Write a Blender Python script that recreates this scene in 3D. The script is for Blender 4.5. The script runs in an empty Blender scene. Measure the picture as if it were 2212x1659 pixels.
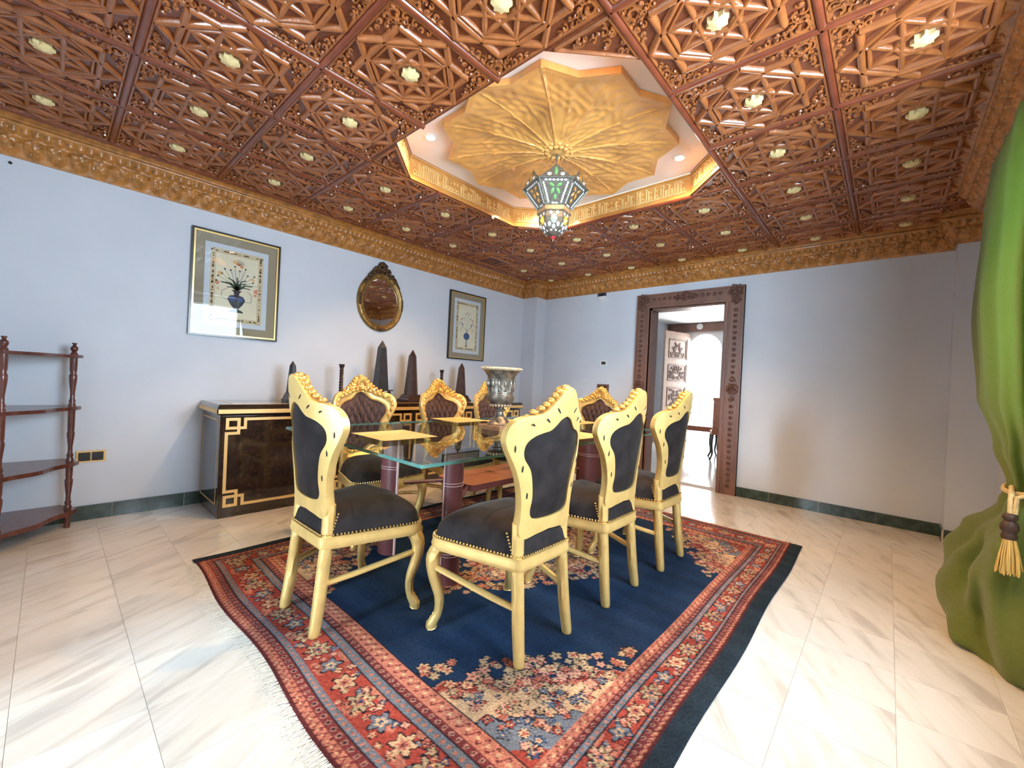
import bpy, math, random
import numpy as np
from mathutils import Vector, Matrix
from math import sin, cos, pi, radians as R
random.seed(7)
S = bpy.context.scene
COL = S.collection

# ------------------------------------------------------------------ camera
CAM = Vector((4.3026, -5.1756, 1.15)); YAW = R(42.063); PITCH = R(-.271); ROLL = R(2.749)
fw = Vector((-sin(YAW)*cos(PITCH), cos(YAW)*cos(PITCH), sin(PITCH)))
rt = Vector((cos(YAW), sin(YAW), 0)); up = rt.cross(fw)
r2 = rt*cos(ROLL)+up*sin(ROLL); u2 = up*cos(ROLL)-rt*sin(ROLL)
cd = bpy.data.cameras.new('camera'); cam = bpy.data.objects.new('camera', cd); COL.objects.link(cam)
m = Matrix((r2, u2, -fw)).transposed().to_4x4(); m.translation = CAM; cam.matrix_world = m
cd.sensor_width = 36; cd.lens = 901.85/2212*36; cd.clip_start = .05; cd.clip_end = 200
S.camera = cam

# ------------------------------------------------------------------ view + world
S.view_settings.view_transform = 'Standard'; S.view_settings.look = 'None'
S.view_settings.gamma = 1; S.view_settings.use_curve_mapping = False
S.view_settings.exposure = 0.68
W = bpy.data.worlds.new('world'); S.world = W; W.use_nodes = True
bg = W.node_tree.nodes['Background']; bg.inputs[0].default_value = (.86, .93, 1, 1); bg.inputs[1].default_value = 2.6

def area(name, loc, rot, sx, sy, power, col, spread=180):
    d = bpy.data.lights.new(name, 'AREA'); d.shape = 'RECTANGLE'; d.size = sx; d.size_y = sy
    d.energy = power; d.color = col; d.spread = R(spread)
    o = bpy.data.objects.new(name, d); COL.objects.link(o); o.location = loc; o.rotation_euler = rot
    return o
# daylight entering through the two windows (right wall, and the wall behind the camera)
area('window_daylight_right', (5.22, -3.2, 1.74), (0, R(90), 0), 1.15, 2.2, 150, (.68, .84, 1))
area('window_daylight_front', (2.78, -8.85, 1.5), (R(90), 0, 0), .55, 1.4, 270, (.64, .83, 1))
area('hall_daylight', (1.3, 4.9, 1.4), (R(-90), 0, 0), .7, 2.2, 45, (1, 1, 1))

# ------------------------------------------------------------------ materials
MT = {}
def mat(name, base, rough=.5, metal=0., spec=.5, var=0., scale=8., bump=0., bscale=60., coat=0., rnd=0., c2=None, sheen=0., stretch=None, coord='Object', detail=4.):
    m = bpy.data.materials.new(name); m.use_nodes = True; MT[name] = m
    N = m.node_tree.nodes; L = m.node_tree.links; b = N['Principled BSDF']
    b.inputs['Base Color'].default_value = (*base, 1); b.inputs['Roughness'].default_value = rough
    b.inputs['Metallic'].default_value = metal; b.inputs['Specular IOR Level'].default_value = spec
    b.inputs['Coat Weight'].default_value = coat; b.inputs['Coat Roughness'].default_value = .08
    if sheen:
        b.inputs['Sheen Weight'].default_value = sheen; b.inputs['Sheen Roughness'].default_value = .35
    tc = N.new('ShaderNodeTexCoord'); src = tc.outputs[coord]
    if stretch:
        mp = N.new('ShaderNodeMapping'); mp.inputs['Scale'].default_value = stretch; L.new(src, mp.inputs[0]); src = mp.outputs[0]
    col = None
    if var or c2:
        nz = N.new('ShaderNodeTexNoise'); nz.inputs['Scale'].default_value = scale; nz.inputs['Detail'].default_value = detail
        L.new(src, nz.inputs['Vector'])
        rp = N.new('ShaderNodeValToRGB'); a = rp.color_ramp.elements
        hi = c2 if c2 else tuple(min(1, c*(1+var)) for c in base); lo = base if c2 else tuple(c*(1-var) for c in base)
        a[0].position = .3; a[1].position = .7; a[0].color = (*lo, 1); a[1].color = (*hi, 1)
        L.new(nz.outputs[0], rp.inputs[0]); col = rp.outputs[0]
    if rnd:
        oi = N.new('ShaderNodeObjectInfo'); hs = N.new('ShaderNodeHueSaturation')
        mr = N.new('ShaderNodeMapRange'); mr.inputs[3].default_value = 1-rnd; mr.inputs[4].default_value = 1+rnd
        L.new(oi.outputs['Random'], mr.inputs[0]); L.new(mr.outputs[0], hs.inputs['Value'])
        if col: L.new(col, hs.inputs['Color'])
        else: hs.inputs['Color'].default_value = (*base, 1)
        col = hs.outputs[0]
    if col: L.new(col, b.inputs['Base Color'])
    if bump:
        n2 = N.new('ShaderNodeTexNoise'); n2.inputs['Scale'].default_value = bscale; n2.inputs['Detail'].default_value = 3
        L.new(src, n2.inputs['Vector']); bp = N.new('ShaderNodeBump'); bp.inputs['Strength'].default_value = bump; bp.inputs['Distance'].default_value = .01
        L.new(n2.outputs[0], bp.inputs['Height']); L.new(bp.outputs[0], b.inputs['Normal'])
    return m

mat('wall_paint', (.63, .68, .755), .55, spec=.3, var=.03, scale=2.5, bump=.05, bscale=220)
mat('white_plaster', (.86, .86, .86), .6)
mat('wood_ground', (.17, .046, .018), .36, spec=.55, var=.25, scale=9, bump=.35, bscale=45, coat=.35, rnd=.08)
mat('wood_strap', (.33, .105, .028), .30, spec=.6, var=.22, scale=14, bump=.15, bscale=60, coat=.5, rnd=.08)
mat('wood_batten', (.20, .045, .018), .28, spec=.6, var=.2, scale=10, coat=.4)
mat('cornice_wood', (.42, .175, .038), .34, spec=.55, var=.35, scale=22, bump=.3, bscale=70, coat=.3)
mat('band_wood', (.58, .29, .075), .4, var=.12, scale=10, coat=.2)
mat('band_letter', (.90, .64, .27), .35, var=.1, scale=20)
mat('dome_wood', (.84, .42, .115), .3, spec=.6, var=.28, scale=5, bump=.2, bscale=45, coat=.5)
mat('rosette', (.86, .72, .36), .4, var=.12, scale=30)
mat('door_wood', (.20, .095, .066), .4, var=.22, scale=10, bump=.2, bscale=60, coat=.2, stretch=(1, 1, .25))
mat('carve_dark', (.15, .072, .052), .42, var=.25, scale=30)
mat('hall_door_wood', (.46, .33, .26), .45, var=.12, scale=12)
mat('green_marble', (.030, .055, .045), .22, var=.5, scale=18, coat=.3, rnd=.15)
mat('grout', (.60, .55, .48), .8)
mat('gold', (.77, .53, .19), .38, metal=.45, var=.10, scale=16, bump=.06, bscale=90)
mat('gold_carved', (.86, .56, .17), .3, metal=.6, var=.18, scale=30, bump=.1, bscale=120)
mat('gold_inlay', (.84, .58, .24), .38, metal=.25)
mat('velvet', (.016, .012, .012), .7, spec=.2, var=.6, scale=11, sheen=.12, bump=.12, bscale=120)
mat('velvet_brown', (.060, .030, .026), .62, spec=.35, var=.25, scale=18, sheen=.25, bump=.06, bscale=160)
mat('slot_dark', (.012, .008, .006), .7)
mat('stud', (.82, .62, .28), .25, metal=.9)
mat('leather', (.135, .040, .040), .36, spec=.5, var=.15, scale=9, bump=.1, bscale=180)
mat('leather_tan', (.40, .135, .070), .36, spec=.5, var=.1, scale=9, bump=.1, bscale=180)
mat('leather_edge', (.72, .52, .52), .35)
mat('charger', (.90, .66, .28), .42, metal=.3, var=.05, scale=12)
mat('lacquer', (.013, .009, .008), .08, spec=.6, c2=(.045, .026, .017), scale=38, coat=.6)
mat('lacquer_side', (.022, .020, .021), .12, spec=.6, coat=.5)
mat('obelisk_grey', (.030, .031, .036), .35, var=.4, scale=22, bump=.15, bscale=70)
mat('obelisk_brown', (.045, .022, .016), .32, var=.4, scale=22, coat=.3)
mat('etagere_wood', (.115, .034, .022), .3, var=.35, scale=26, coat=.4, stretch=(1, 1, .4))
mat('urn_metal', (.11, .10, .085), .36, metal=.7, c2=(.36, .32, .26), scale=24, bump=.25, bscale=60)
mat('urn_pale', (.62, .50, .33), .4, metal=.35, var=.3, scale=40)
mat('urn_plinth', (.42, .25, .13), .3, var=.2, scale=14, coat=.3)
mat('frame_dark', (.020, .016, .012), .3, coat=.3)
mat('frame_gold', (.72, .52, .20), .32, metal=.7)
mat('mount_taupe', (.34, .29, .21), .8)
mat('mount_pale', (.62, .68, .76), .8)
mat('paper_cream', (.80, .74, .56), .8, var=.04, scale=10)
mat('paper_border', (.66, .55, .36), .8)
mat('ink_dark', (.035, .035, .05), .8); mat('ink_blue', (.05, .09, .22), .8); mat('ink_green', (.07, .12, .09), .8)
mat('ink_red', (.70, .22, .12), .8); mat('ink_orange', (.80, .48, .18), .8); mat('ink_brown', (.20, .12, .07), .8); mat('ink_grey', (.42, .42, .48), .8)
mat('mirror_frame', (.30, .18, .055), .34, metal=.55, var=.4, scale=26, bump=.2, bscale=80)
mat('mirror_crest', (.085, .045, .018), .42, metal=.35, var=.5, scale=40)
mat('white_plastic', (.80, .80, .78), .4); mat('dark_plastic', (.02, .02, .022), .3); mat('brass', (.80, .55, .25), .25, metal=.85)
mat('lead', (.17, .17, .145), .4, metal=.5, var=.3, scale=60)
mat('collar_metal', (.34, .29, .20), .35, metal=.6, var=.4, scale=70)
mat('rope', (.72, .55, .26), .7, var=.15, scale=80); mat('tassel_gold', (.78, .52, .14), .6, var=.25, scale=60, stretch=(1, 1, .1))
mat('tassel_dark', (.06, .028, .018), .5)
mat('window_frame', (.75, .75, .72), .5); mat('terrace', (.75, .72, .66), .8)
mat('hall_marble', (.80, .78, .72), .12, var=.04, scale=3)
mat('leafy', (.10, .20, .05), .7, var=.4, scale=20)
mat('hall_chair_wood', (.40, .13, .06), .35, var=.25, scale=14)

def nodes(name):
    m = bpy.data.materials.new(name); m.use_nodes = True; MT[name] = m
    N = m.node_tree.nodes; N.clear(); return m, N, m.node_tree.links, N.new('ShaderNodeOutputMaterial')
def clear_glass(name, tint, ior=1.45):
    m, N, L, out = nodes(name)
    t = N.new('ShaderNodeBsdfTransparent'); t.inputs[0].default_value = (*tint, 1)
    g = N.new('ShaderNodeBsdfGlossy'); g.inputs['Roughness'].default_value = 0
    f = N.new('ShaderNodeFresnel'); f.inputs[0].default_value = ior; mx = N.new('ShaderNodeMixShader')
    ge = N.new('ShaderNodeNewGeometry'); iv = N.new('ShaderNodeMath'); iv.operation = 'SUBTRACT'; iv.inputs[0].default_value = 1; L.new(ge.outputs['Backfacing'], iv.inputs[1])
    mu = N.new('ShaderNodeMath'); mu.operation = 'MULTIPLY'; L.new(iv.outputs[0], mu.inputs[0]); L.new(f.outputs[0], mu.inputs[1]); L.new(mu.outputs[0], mx.inputs[0]); L.new(t.outputs[0], mx.inputs[1]); L.new(g.outputs[0], mx.inputs[2]); L.new(mx.outputs[0], out.inputs[0])
clear_glass('table_glass', (.86, .94, .91), 1.55); clear_glass('pane_glass', (.97, .98, .98), 1.5)
mat('glass_edge', (.10, .26, .23), .08, spec=.7)
m, N, L, out = nodes('mirror'); g = N.new('ShaderNodeBsdfGlossy'); g.inputs['Roughness'].default_value = .01; g.inputs[0].default_value = (.85, .86, .86, 1); L.new(g.outputs[0], out.inputs[0])
def jewel(name, col):
    m, N, L, out = nodes(name)
    t = N.new('ShaderNodeBsdfTranslucent'); t.inputs[0].default_value = (*col, 1)
    p = N.new('ShaderNodeBsdfPrincipled'); p.inputs['Base Color'].default_value = (*col, 1); p.inputs['Roughness'].default_value = .12
    mx = N.new('ShaderNodeMixShader'); mx.inputs[0].default_value = .65
    L.new(t.outputs[0], mx.inputs[1]); L.new(p.outputs[0], mx.inputs[2]); L.new(mx.outputs[0], out.inputs[0])
jewel('jewel_white', (.88, .90, .90)); jewel('jewel_green', (.26, .66, .24)); jewel('jewel_amber', (.82, .42, .08)); jewel('jewel_yellow', (.85, .70, .12)); jewel('jewel_red', (.75, .06, .08)); jewel('jewel_clear', (.58, .70, .64))
# curtain: velvet green cloth that lets window light through
m, N, L, out = nodes('curtain_cloth')
p = N.new('ShaderNodeBsdfPrincipled'); p.inputs['Roughness'].default_value = .8; p.inputs['Sheen Weight'].default_value = .2
t = N.new('ShaderNodeBsdfTranslucent'); t.inputs[0].default_value = (.30, .48, .14, 1)
tc = N.new('ShaderNodeTexCoord'); nz = N.new('ShaderNodeTexNoise'); nz.inputs['Scale'].default_value = 60; L.new(tc.outputs['Object'], nz.inputs['Vector'])
rp = N.new('ShaderNodeValToRGB'); rp.color_ramp.elements[0].color = (.135, .165, .026, 1); rp.color_ramp.elements[1].color = (.20, .245, .05, 1)
L.new(nz.outputs[0], rp.inputs[0]); L.new(rp.outputs[0], p.inputs['Base Color'])
mx = N.new('ShaderNodeMixShader'); mx.inputs[0].default_value = .24; L.new(p.outputs[0], mx.inputs[1]); L.new(t.outputs[0], mx.inputs[2]); L.new(mx.outputs[0], out.inputs[0])
# lamps
def emis(name, col, s):
    m, N, L, out = nodes(name); e = N.new('ShaderNodeEmission'); e.inputs[0].default_value = (*col, 1); e.inputs[1].default_value = s; L.new(e.outputs[0], out.inputs[0])
emis('lamp_glow', (1, .72, .42), 60)
# marble floor tiles: pale marble with grey-brown veins, every tile its own cut
m = mat('marble', (.78, .735, .66), .14, spec=.5, rnd=.045)
N = m.node_tree.nodes; L = m.node_tree.links; b = N['Principled BSDF']
tc = N.new('ShaderNodeTexCoord'); oi = N.new('ShaderNodeObjectInfo'); va = N.new('ShaderNodeVectorMath'); va.operation = 'ADD'
sc = N.new('ShaderNodeVectorMath'); sc.operation = 'SCALE'; sc.inputs['Scale'].default_value = 40
cb = N.new('ShaderNodeCombineXYZ'); L.new(oi.outputs['Random'], cb.inputs[0]); L.new(oi.outputs['Random'], cb.inputs[2]); L.new(cb.outputs[0], sc.inputs[0])
L.new(tc.outputs['Object'], va.inputs[0]); L.new(sc.outputs[0], va.inputs[1])
mp = N.new('ShaderNodeMapping'); mp.inputs['Rotation'].default_value = (0, 0, R(28)); mp.inputs['Scale'].default_value = (6.5, 1.0, 1)
vr = N.new('ShaderNodeVectorRotate'); vr.rotation_type = 'Z_AXIS'; vr.inputs['Angle'].default_value = R(-28); L.new(va.outputs[0], vr.inputs['Vector']); L.new(vr.outputs[0], mp.inputs[0])
nz = N.new('ShaderNodeTexNoise'); nz.inputs['Scale'].default_value = 2.2; nz.inputs['Detail'].default_value = 6; nz.inputs['Distortion'].default_value = .55; L.new(mp.outputs[0], nz.inputs['Vector'])
rp = N.new('ShaderNodeValToRGB'); e = rp.color_ramp.elements
e[0].position = .30; e[0].color = (.54, .50, .445, 1); e[1].position = .46; e[1].color = (.71, .672, .60, 1)
x = e.new(.60); x.color = (.74, .705, .645, 1); x = e.new(.72); x.color = (.66, .62, .56, 1)
L.new(nz.outputs[0], rp.inputs[0])
hs = [n for n in N if n.bl_idname == 'ShaderNodeHueSaturation'][0]; L.new(rp.outputs[0], hs.inputs['Color'])

# ------------------------------------------------------------------ geometry helpers
class G:
    def __init__(s): s.v = []; s.f = []; s.mi = []
    def add(s, vs, fs, mi=0, M=None):
        o = len(s.v)
        s.v += [tuple(M @ Vector(p)) for p in vs] if M else [tuple(p) for p in vs]
        s.f += [tuple(i+o for i in f) for f in fs]; s.mi += [mi]*len(fs); return s
    def box(s, a, b, mi=0, M=None):
        x0, y0, z0 = a; x1, y1, z1 = b
        return s.add([(x0,y0,z0),(x1,y0,z0),(x1,y1,z0),(x0,y1,z0),(x0,y0,z1),(x1,y0,z1),(x1,y1,z1),(x0,y1,z1)],
            [(0,3,2,1),(4,5,6,7),(0,1,5,4),(1,2,6,5),(2,3,7,6),(3,0,4,7)], mi, M)
    def lathe(s, prof, n=24, M=None, mi=0, cap=True):
        vs = []; fs = []
        for r, z in prof:
            for k in range(n): a = 2*pi*k/n; vs.append((r*cos(a), r*sin(a), z))
        for j in range(len(prof)-1):
            for k in range(n): k2 = (k+1) % n; fs.append((j*n+k, j*n+k2, (j+1)*n+k2, (j+1)*n+k))
        if cap:
            fs.append(tuple(range(n-1, -1, -1))); fs.append(tuple((len(prof)-1)*n+k for k in range(n)))
        return s.add(vs, fs, mi, M)
    def tube(s, path, rad, n=8, M=None, mi=0, sq=False, cap=True, upv=(0, 0, 1), asp=1.):
        P = [Vector(p) for p in path]; vs = []; fs = []
        rad = rad if hasattr(rad, '__len__') else [rad]*len(P)
        prev = None
        for i, p in enumerate(P):
            t = (P[min(i+1, len(P)-1)]-P[max(i-1, 0)]).normalized()
            a = Vector(upv) if prev is None else prev
            if abs(a.dot(t)) > .98: a = Vector((1, 0, 0)) if abs(t.x) < .9 else Vector((0, 1, 0))
            x = (a-t*a.dot(t)).normalized(); y = t.cross(x); prev = x
            for k in range(n):
                an = 2*pi*(k+.5)/n; c, d = cos(an), sin(an)
                if sq: q = max(abs(c), abs(d)); c /= q; d /= q
                vs.append(p+(x*c+y*d*asp)*rad[i])
        for j in range(len(P)-1):
            for k in range(n): k2 = (k+1) % n; fs.append((j*n+k, j*n+k2, (j+1)*n+k2, (j+1)*n+k))
        if cap: fs.append(tuple(range(n-1, -1, -1))); fs.append(tuple((len(P)-1)*n+k for k in range(n)))
        return s.add(vs, fs, mi, M)
    def ball(s, c, r, n=8, m=5, M=None, mi=0):
        rx, ry, rz = r if hasattr(r, '__len__') else (r, r, r); vs = [(c[0], c[1], c[2]-rz)]; fs = []
        for j in range(1, m):
            t = -pi/2+pi*j/m
            for k in range(n): a = 2*pi*k/n; vs.append((c[0]+rx*cos(t)*cos(a), c[1]+ry*cos(t)*sin(a), c[2]+rz*sin(t)))
        vs.append((c[0], c[1], c[2]+rz)); top = len(vs)-1
        for k in range(n): fs.append((0, 1+(k+1) % n, 1+k)); fs.append((top, top-n+k, top-n+(k+1) % n))
        for j in range(m-2):
            for k in range(n): k2 = (k+1) % n; fs.append((1+j*n+k, 1+j*n+k2, 1+(j+1)*n+k2, 1+(j+1)*n+k))
        return s.add(vs, fs, mi, M)
    def prism(s, poly, z0, z1, M=None, mi=0):
        n = len(poly); vs = [(x, y, z0) for x, y in poly]+[(x, y, z1) for x, y in poly]
        fs = [tuple(range(n-1, -1, -1)), tuple(range(n, 2*n))]+[(k, (k+1) % n, n+(k+1) % n, n+k) for k in range(n)]
        return s.add(vs, fs, mi, M)
    def grid(s, fn, nu, nv, M=None, mi=0, cu=False, cv=False):
        vs = [fn(i/(nu if cu else nu-1), j/(nv if cv else nv-1)) for i in range(nu) for j in range(nv)]; fs = []
        for i in range(nu if cu else nu-1):
            for j in range(nv if cv else nv-1):
                i2 = (i+1) % nu; j2 = (j+1) % nv; fs.append((i*nv+j, i2*nv+j, i2*nv+j2, i*nv+j2))
        return s.add(vs, fs, mi, M)
    def bar(s, a, b, w, h, z, mi=0, M=None):
        # ridged strip lying on plane z and standing down to z-h (roof profile), from a to b in xy
        ax, ay = a; bx_, by = b; dx, dy = bx_-ax, by-ay; l = math.hypot(dx, dy); nx, ny = -dy/l*w/2, dx/l*w/2
        vs = []
        for (x, y) in ((ax, ay), (bx_, by)):
            vs += [(x-nx, y-ny, z), (x-nx*.75, y-ny*.75, z-h*.7), (x-nx*.3, y-ny*.3, z-h), (x+nx*.3, y+ny*.3, z-h), (x+nx*.75, y+ny*.75, z-h*.7), (x+nx, y+ny, z)]
        fs = [(k, k+1, k+7, k+6) for k in range(5)]+[(0, 5, 4, 3, 2, 1), (6, 7, 8, 9, 10, 11)]
        return s.add(vs, fs, mi, M)
    def mesh(s, name, mats, smooth=None):
        me = bpy.data.meshes.new(name); me.from_pydata(s.v, [], s.f)
        for mm in (mats if isinstance(mats, (list, tuple)) else [mats]): me.materials.append(MT[mm])
        if any(s.mi): me.polygons.foreach_set('material_index', s.mi)
        if smooth is not None:
            me.polygons.foreach_set('use_smooth', [True]*len(me.polygons)); me.set_sharp_from_angle(angle=R(smooth))
        me.update(); return me
    def obj(s, name, mats, parent=None, smooth=None, loc=None):
        return link(name, s.mesh(name, mats, smooth), parent, loc)

def link(name, data, parent=None, loc=None, rot=None):
    o = bpy.data.objects.new(name, data); COL.objects.link(o)
    if parent is not None: o.parent = parent
    if loc is not None: o.location = loc
    if rot is not None: o.rotation_euler = rot
    return o
def tag(o, label=None, cat=None, group=None, kind=None):
    if label: o['label'] = label
    if cat: o['category'] = cat
    if group: o['group'] = group
    if kind: o['kind'] = kind
    return o
def thing(name, label, cat, loc=(0, 0, 0), rz=0, group=None):
    o = link(name, None, None, loc, (0, 0, rz)); return tag(o, label, cat, group)
def struct(o, label): return tag(o, label, 'structure', kind='structure')
def copy_tree(o, parent=None):
    c = o.copy(); COL.objects.link(c)
    if parent is not None: c.parent = parent
    for ch in list(o.children): copy_tree(ch, c)
    return c
def T(x=0, y=0, z=0, rz=0, rx=0, ry=0, s=1):
    return Matrix.Translation((x, y, z)) @ Matrix.Rotation(rz, 4, 'Z') @ Matrix.Rotation(ry, 4, 'Y') @ Matrix.Rotation(rx, 4, 'X') @ Matrix.Scale(s, 4)
def crom(P, k):
    P = [Vector(p) for p in P]; out = []
    for i in range(len(P)-1):
        a, b, c, d = P[max(i-1, 0)], P[i], P[i+1], P[min(i+2, len(P)-1)]
        for j in range(k):
            t = j/k; out.append(.5*((2*b)+(c-a)*t+(2*a-5*b+4*c-d)*t*t+(3*b-a-3*c+d)*t**3))
    out.append(P[-1]); return out
# ================================================================== ROOM SHELL
XR, YF, ZC, ZK = 4.95, -6.6, 2.70, 2.46      # right wall, wall behind camera, ceiling, cornice bottom
DX0, DX1, DZ = 1.985, 2.885, 2.18            # doorway
g = G().box((-.18, YF-.18, 0), (0, .19, 2.95)); struct(g.obj('wall_left', 'wall_paint'), 'pale blue painted wall behind the black sideboard')
g = G().box((0, 0, 0), (DX0, .19, 2.95)).box((DX1, 0, 0), (XR, .19, 2.95)).box((DX0, 0, DZ), (DX1, .19, 2.95))
struct(g.obj('wall_back', 'wall_paint'), 'pale blue painted wall with the carved doorway')
WY0, WY1, WZ0, WZ1 = -4.4, -1.95, 1.12, 2.36
g = G().box((XR, YF-.18, 0), (XR+.18, WY0, 2.95)).box((XR, WY1, 0), (XR+.18, .19, 2.95)).box((XR, WY0, 0), (XR+.18, WY1, WZ0)).box((XR, WY0, WZ1), (XR+.18, WY1, 2.95))
struct(g.obj('wall_right', 'wall_paint'), 'pale blue painted wall behind the green curtain')
FX0, FX1 = 2.30, 3.02
g = G().box((0, YF-.18, 0), (FX0, YF, 2.95)).box((FX1, YF-.18, 0), (XR, YF, 2.95)).box((FX0, YF-.18, 0), (FX1, YF, .1)).box((FX0, YF-.18, 2.36), (FX1, YF, 2.95))
struct(g.obj('wall_front', 'wall_paint'), 'pale blue painted wall facing the carved doorway')
struct(G().box((0, -.235, 0), (.27, 0, 2.70)).obj('trim_1', 'wall_paint'), 'square pale blue pilaster in the room corner beside the sideboard')
struct(G().box((4.68, -.2, 0), (XR, 0, 2.70)).obj('trim_2', 'wall_paint'), 'square pale blue pilaster in the room corner beside the curtain')
struct(G().box((4.73, YF, ZK), (XR, -.95, 2.70)).obj('trim_3', 'white_plaster'), 'plaster pelmet beam above the green curtain')

def window(name, label, axis, at, a0, a1, z0, z1, nv):
    fr = G(); w = .05
    def bx(p0, p1, q0, q1, d0=-.03, d1=.03):
        fr.box((at+d0, p0, q0), (at+d1, p1, q1)) if axis == 'x' else fr.box((p0, at+d0, q0), (p1, at+d1, q1))
    bx(a0, a1, z0, z0+w); bx(a0, a1, z1-w, z1)
    for k in range(nv+1):
        c = a0+w/2+(a1-a0-w)*k/nv; bx(c-w/2, c+w/2, z0+w, z1-w)
    root = struct(fr.obj(name, 'window_frame'), label)
    for k in range(nv):
        p0 = a0+w+(a1-a0-w)*k/nv; p1 = a0+(a1-a0-w)*(k+1)/nv
        G().box((at-.003, p0, z0+w), (at+.003, p1, z1-w)).obj('pane', 'pane_glass', root) if axis == 'x' else G().box((p0, at-.003, z0+w), (p1, at+.003, z1-w)).obj('pane', 'pane_glass', root)
window('window_1', 'white framed window in the wall behind the curtain', 'x', XR+.09, WY0, WY1, WZ0, WZ1, 3)
window('window_2', 'white framed window facing the carved doorway', 'y', YF-.09, FX0, FX1, .1, 2.36, 2)

# ---- floor: marble tiles laid on a screed
floor = struct(G().box((0, YF, -.06), (XR, .19, -.0018)).obj('floor', 'grout'), 'pale marble tiled floor')
TP = .31; tm = G().box((-TP/2+.0006, -TP/2+.0006, -.006), (TP/2-.0006, TP/2-.0006, 0)).mesh('floor_tile', 'marble')
n = 0; rest = G()
for j in range(22):
    for i in range(17):
        x, y = -.128+.31*i, -.118-.31*j
        x0, x1, y0, y1 = max(0, x-TP/2), min(XR, x+TP/2), max(YF, y-TP/2), min(0, y+TP/2)
        if x1-x0 < .004 or y1-y0 < .004: continue
        vis = y > -5.45 and n < 300
        if not vis: rest.box((x0+.0006, y0+.0006, -.006), (x1-.0006, y1-.0006, 0)); continue
        full = x1-x0 > TP-.001 and y1-y0 > TP-.001
        me = tm if full else G().box((x0-x+.0006, y0-y+.0006, -.006), (x1-x-.0006, y1-y-.0006, 0)).mesh('floor_tile', 'marble')
        link('floor_tile', me, floor, (x, y, random.uniform(-.0001, 0))); n += 1
tag(rest.obj('floor_tile_remainder', 'marble', floor), kind='stuff')

# ---- baseboards of dark green marble pieces
def baseboard(name, label, axis, at, a0, a1, first, sgn):
    h, th, st = .105, .014, .4315
    def bx(g, p0, p1, d0, d1, z1):
        lo, hi = sorted((at+sgn*d0, at+sgn*d1))
        return g.box((p0, lo, 0), (p1, hi, z1)) if axis == 'x' else g.box((lo, p0, 0), (hi, p1, z1))
    root = struct(bx(G(), a0, a1, 0, th-.004, h-.003).obj(name, 'grout'), label)
    cuts = [a0]+[first+st*k for k in range(-20, 20) if a0+.02 < first+st*k < a1-.02]+[a1]
    for p, q in zip(cuts, cuts[1:]):
        bx(G(), p+.0015, q-.0015, 0, th, h).obj('baseboard_tile', 'green_marble', root)
baseboard('baseboard_left', 'dark green marble skirting under the picture wall', 'y', 0, YF, -.235, -4.40, 1)
baseboard('baseboard_back', 'dark green marble skirting right of the carved doorway', 'x', 0, 3.08, 4.68, 3.393, -1)
baseboard('baseboard_back', 'dark green marble skirting left of the carved doorway', 'x', 0, .27, 1.805, .9, -1)
baseboard('baseboard_right', 'dark green marble skirting on the corner pilaster', 'x', -.2, 4.68, XR, 4.9, -1)
baseboard('baseboard_right', 'short dark green marble skirting on the pilaster side', 'y', 4.68, -.2, 0, -9, -1)

# ---- carved wooden cornice runs
PROF = [(0, 2.46), (.014, 2.458), (.020, 2.472), (.026, 2.49), (.046, 2.535), (.066, 2.578), (.080, 2.602), (.088, 2.622), (.104, 2.632), (.114, 2.640), (.116, 2.656), (.104, 2.662), (.104, 2.672), (.150, 2.70)]
pl = [0]
for a, b_ in zip(PROF, PROF[1:]): pl.append(pl[-1]+math.dist(a, b_))
def prof(v):
    t = v*pl[-1]
    for k in range(len(PROF)-1):
        if t <= pl[k+1]+1e-9:
            u = (t-pl[k])/(pl[k+1]-pl[k]); a, b_ = PROF[k], PROF[k+1]
            return a[0]+(b_[0]-a[0])*u, a[1]+(b_[1]-a[1])*u
    return PROF[-1]
def carve(s, z):
    if 2.475 < z < 2.588:
        c = (z-2.475)/.113; p = .105; q = ((s/p) % 1)-.5
        w = .46*(.35+.65*sin(pi*min(1, c*.95))**.6)
        a = max(0, 1-(abs(q)/w)**2.2); rib = .55+.45*abs(cos(q*pi*5.5*(1.2-c*.4)))
        curl = max(0, 1-((abs(q)-.36)**2+((c-.78)*.9)**2)/.018)
        return .027*a*rib*sin(pi*min(1, c*1.02))**.5+.020*curl+.005*sin(s*190)*sin(z*230)*a
    if 2.590 < z < 2.634:
        c = (z-2.611)/.021; q = (((s/.050) % 1)-.5)*2.3; return .021*math.sqrt(max(0, 1-q*q-c*c))
    return 0
def cornice(k, label, A, B, nrm, c0, c1):
    A, B, nrm = Vector(A), Vector(B), Vector(nrm); t = (B-A).normalized(); Ln = (B-A).length; nu = max(6, int(Ln/.0085)); nv = 44
    def fn(u, v):
        d, z = prof(v); s0, s1 = c0*d, Ln-c1*d; s = s0+(s1-s0)*u; h = carve(s, z)*min(1, (s-s0)/.02, (s1-s)/.02)
        p = A+t*s+nrm*(d+h*.8); return (p.x, p.y, z-h*.35)
    struct(G().grid(fn, nu, nv).obj('trim_%d' % k, 'cornice_wood', None, 50), label)
cornice(4, 'carved gilded wood cornice above the pictures and mirror', (0, YF), (0, -.235), (1, 0), 0, 1)
cornice(5, 'carved wood cornice across the face of the corner pilaster by the sideboard', (0, -.235), (.27, -.235), (0, -1), 1, -1)
cornice(6, 'carved wood cornice along the side of the corner pilaster by the sideboard', (.27, -.235), (.27, 0), (1, 0), -1, 1)
cornice(7, 'carved wood cornice above the doorway', (.27, 0), (4.68, 0), (0, -1), 1, 1)
cornice(8, 'carved wood cornice along the side of the pilaster by the curtain', (4.68, 0), (4.68, -.2), (-1, 0), 1, -1)
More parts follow.
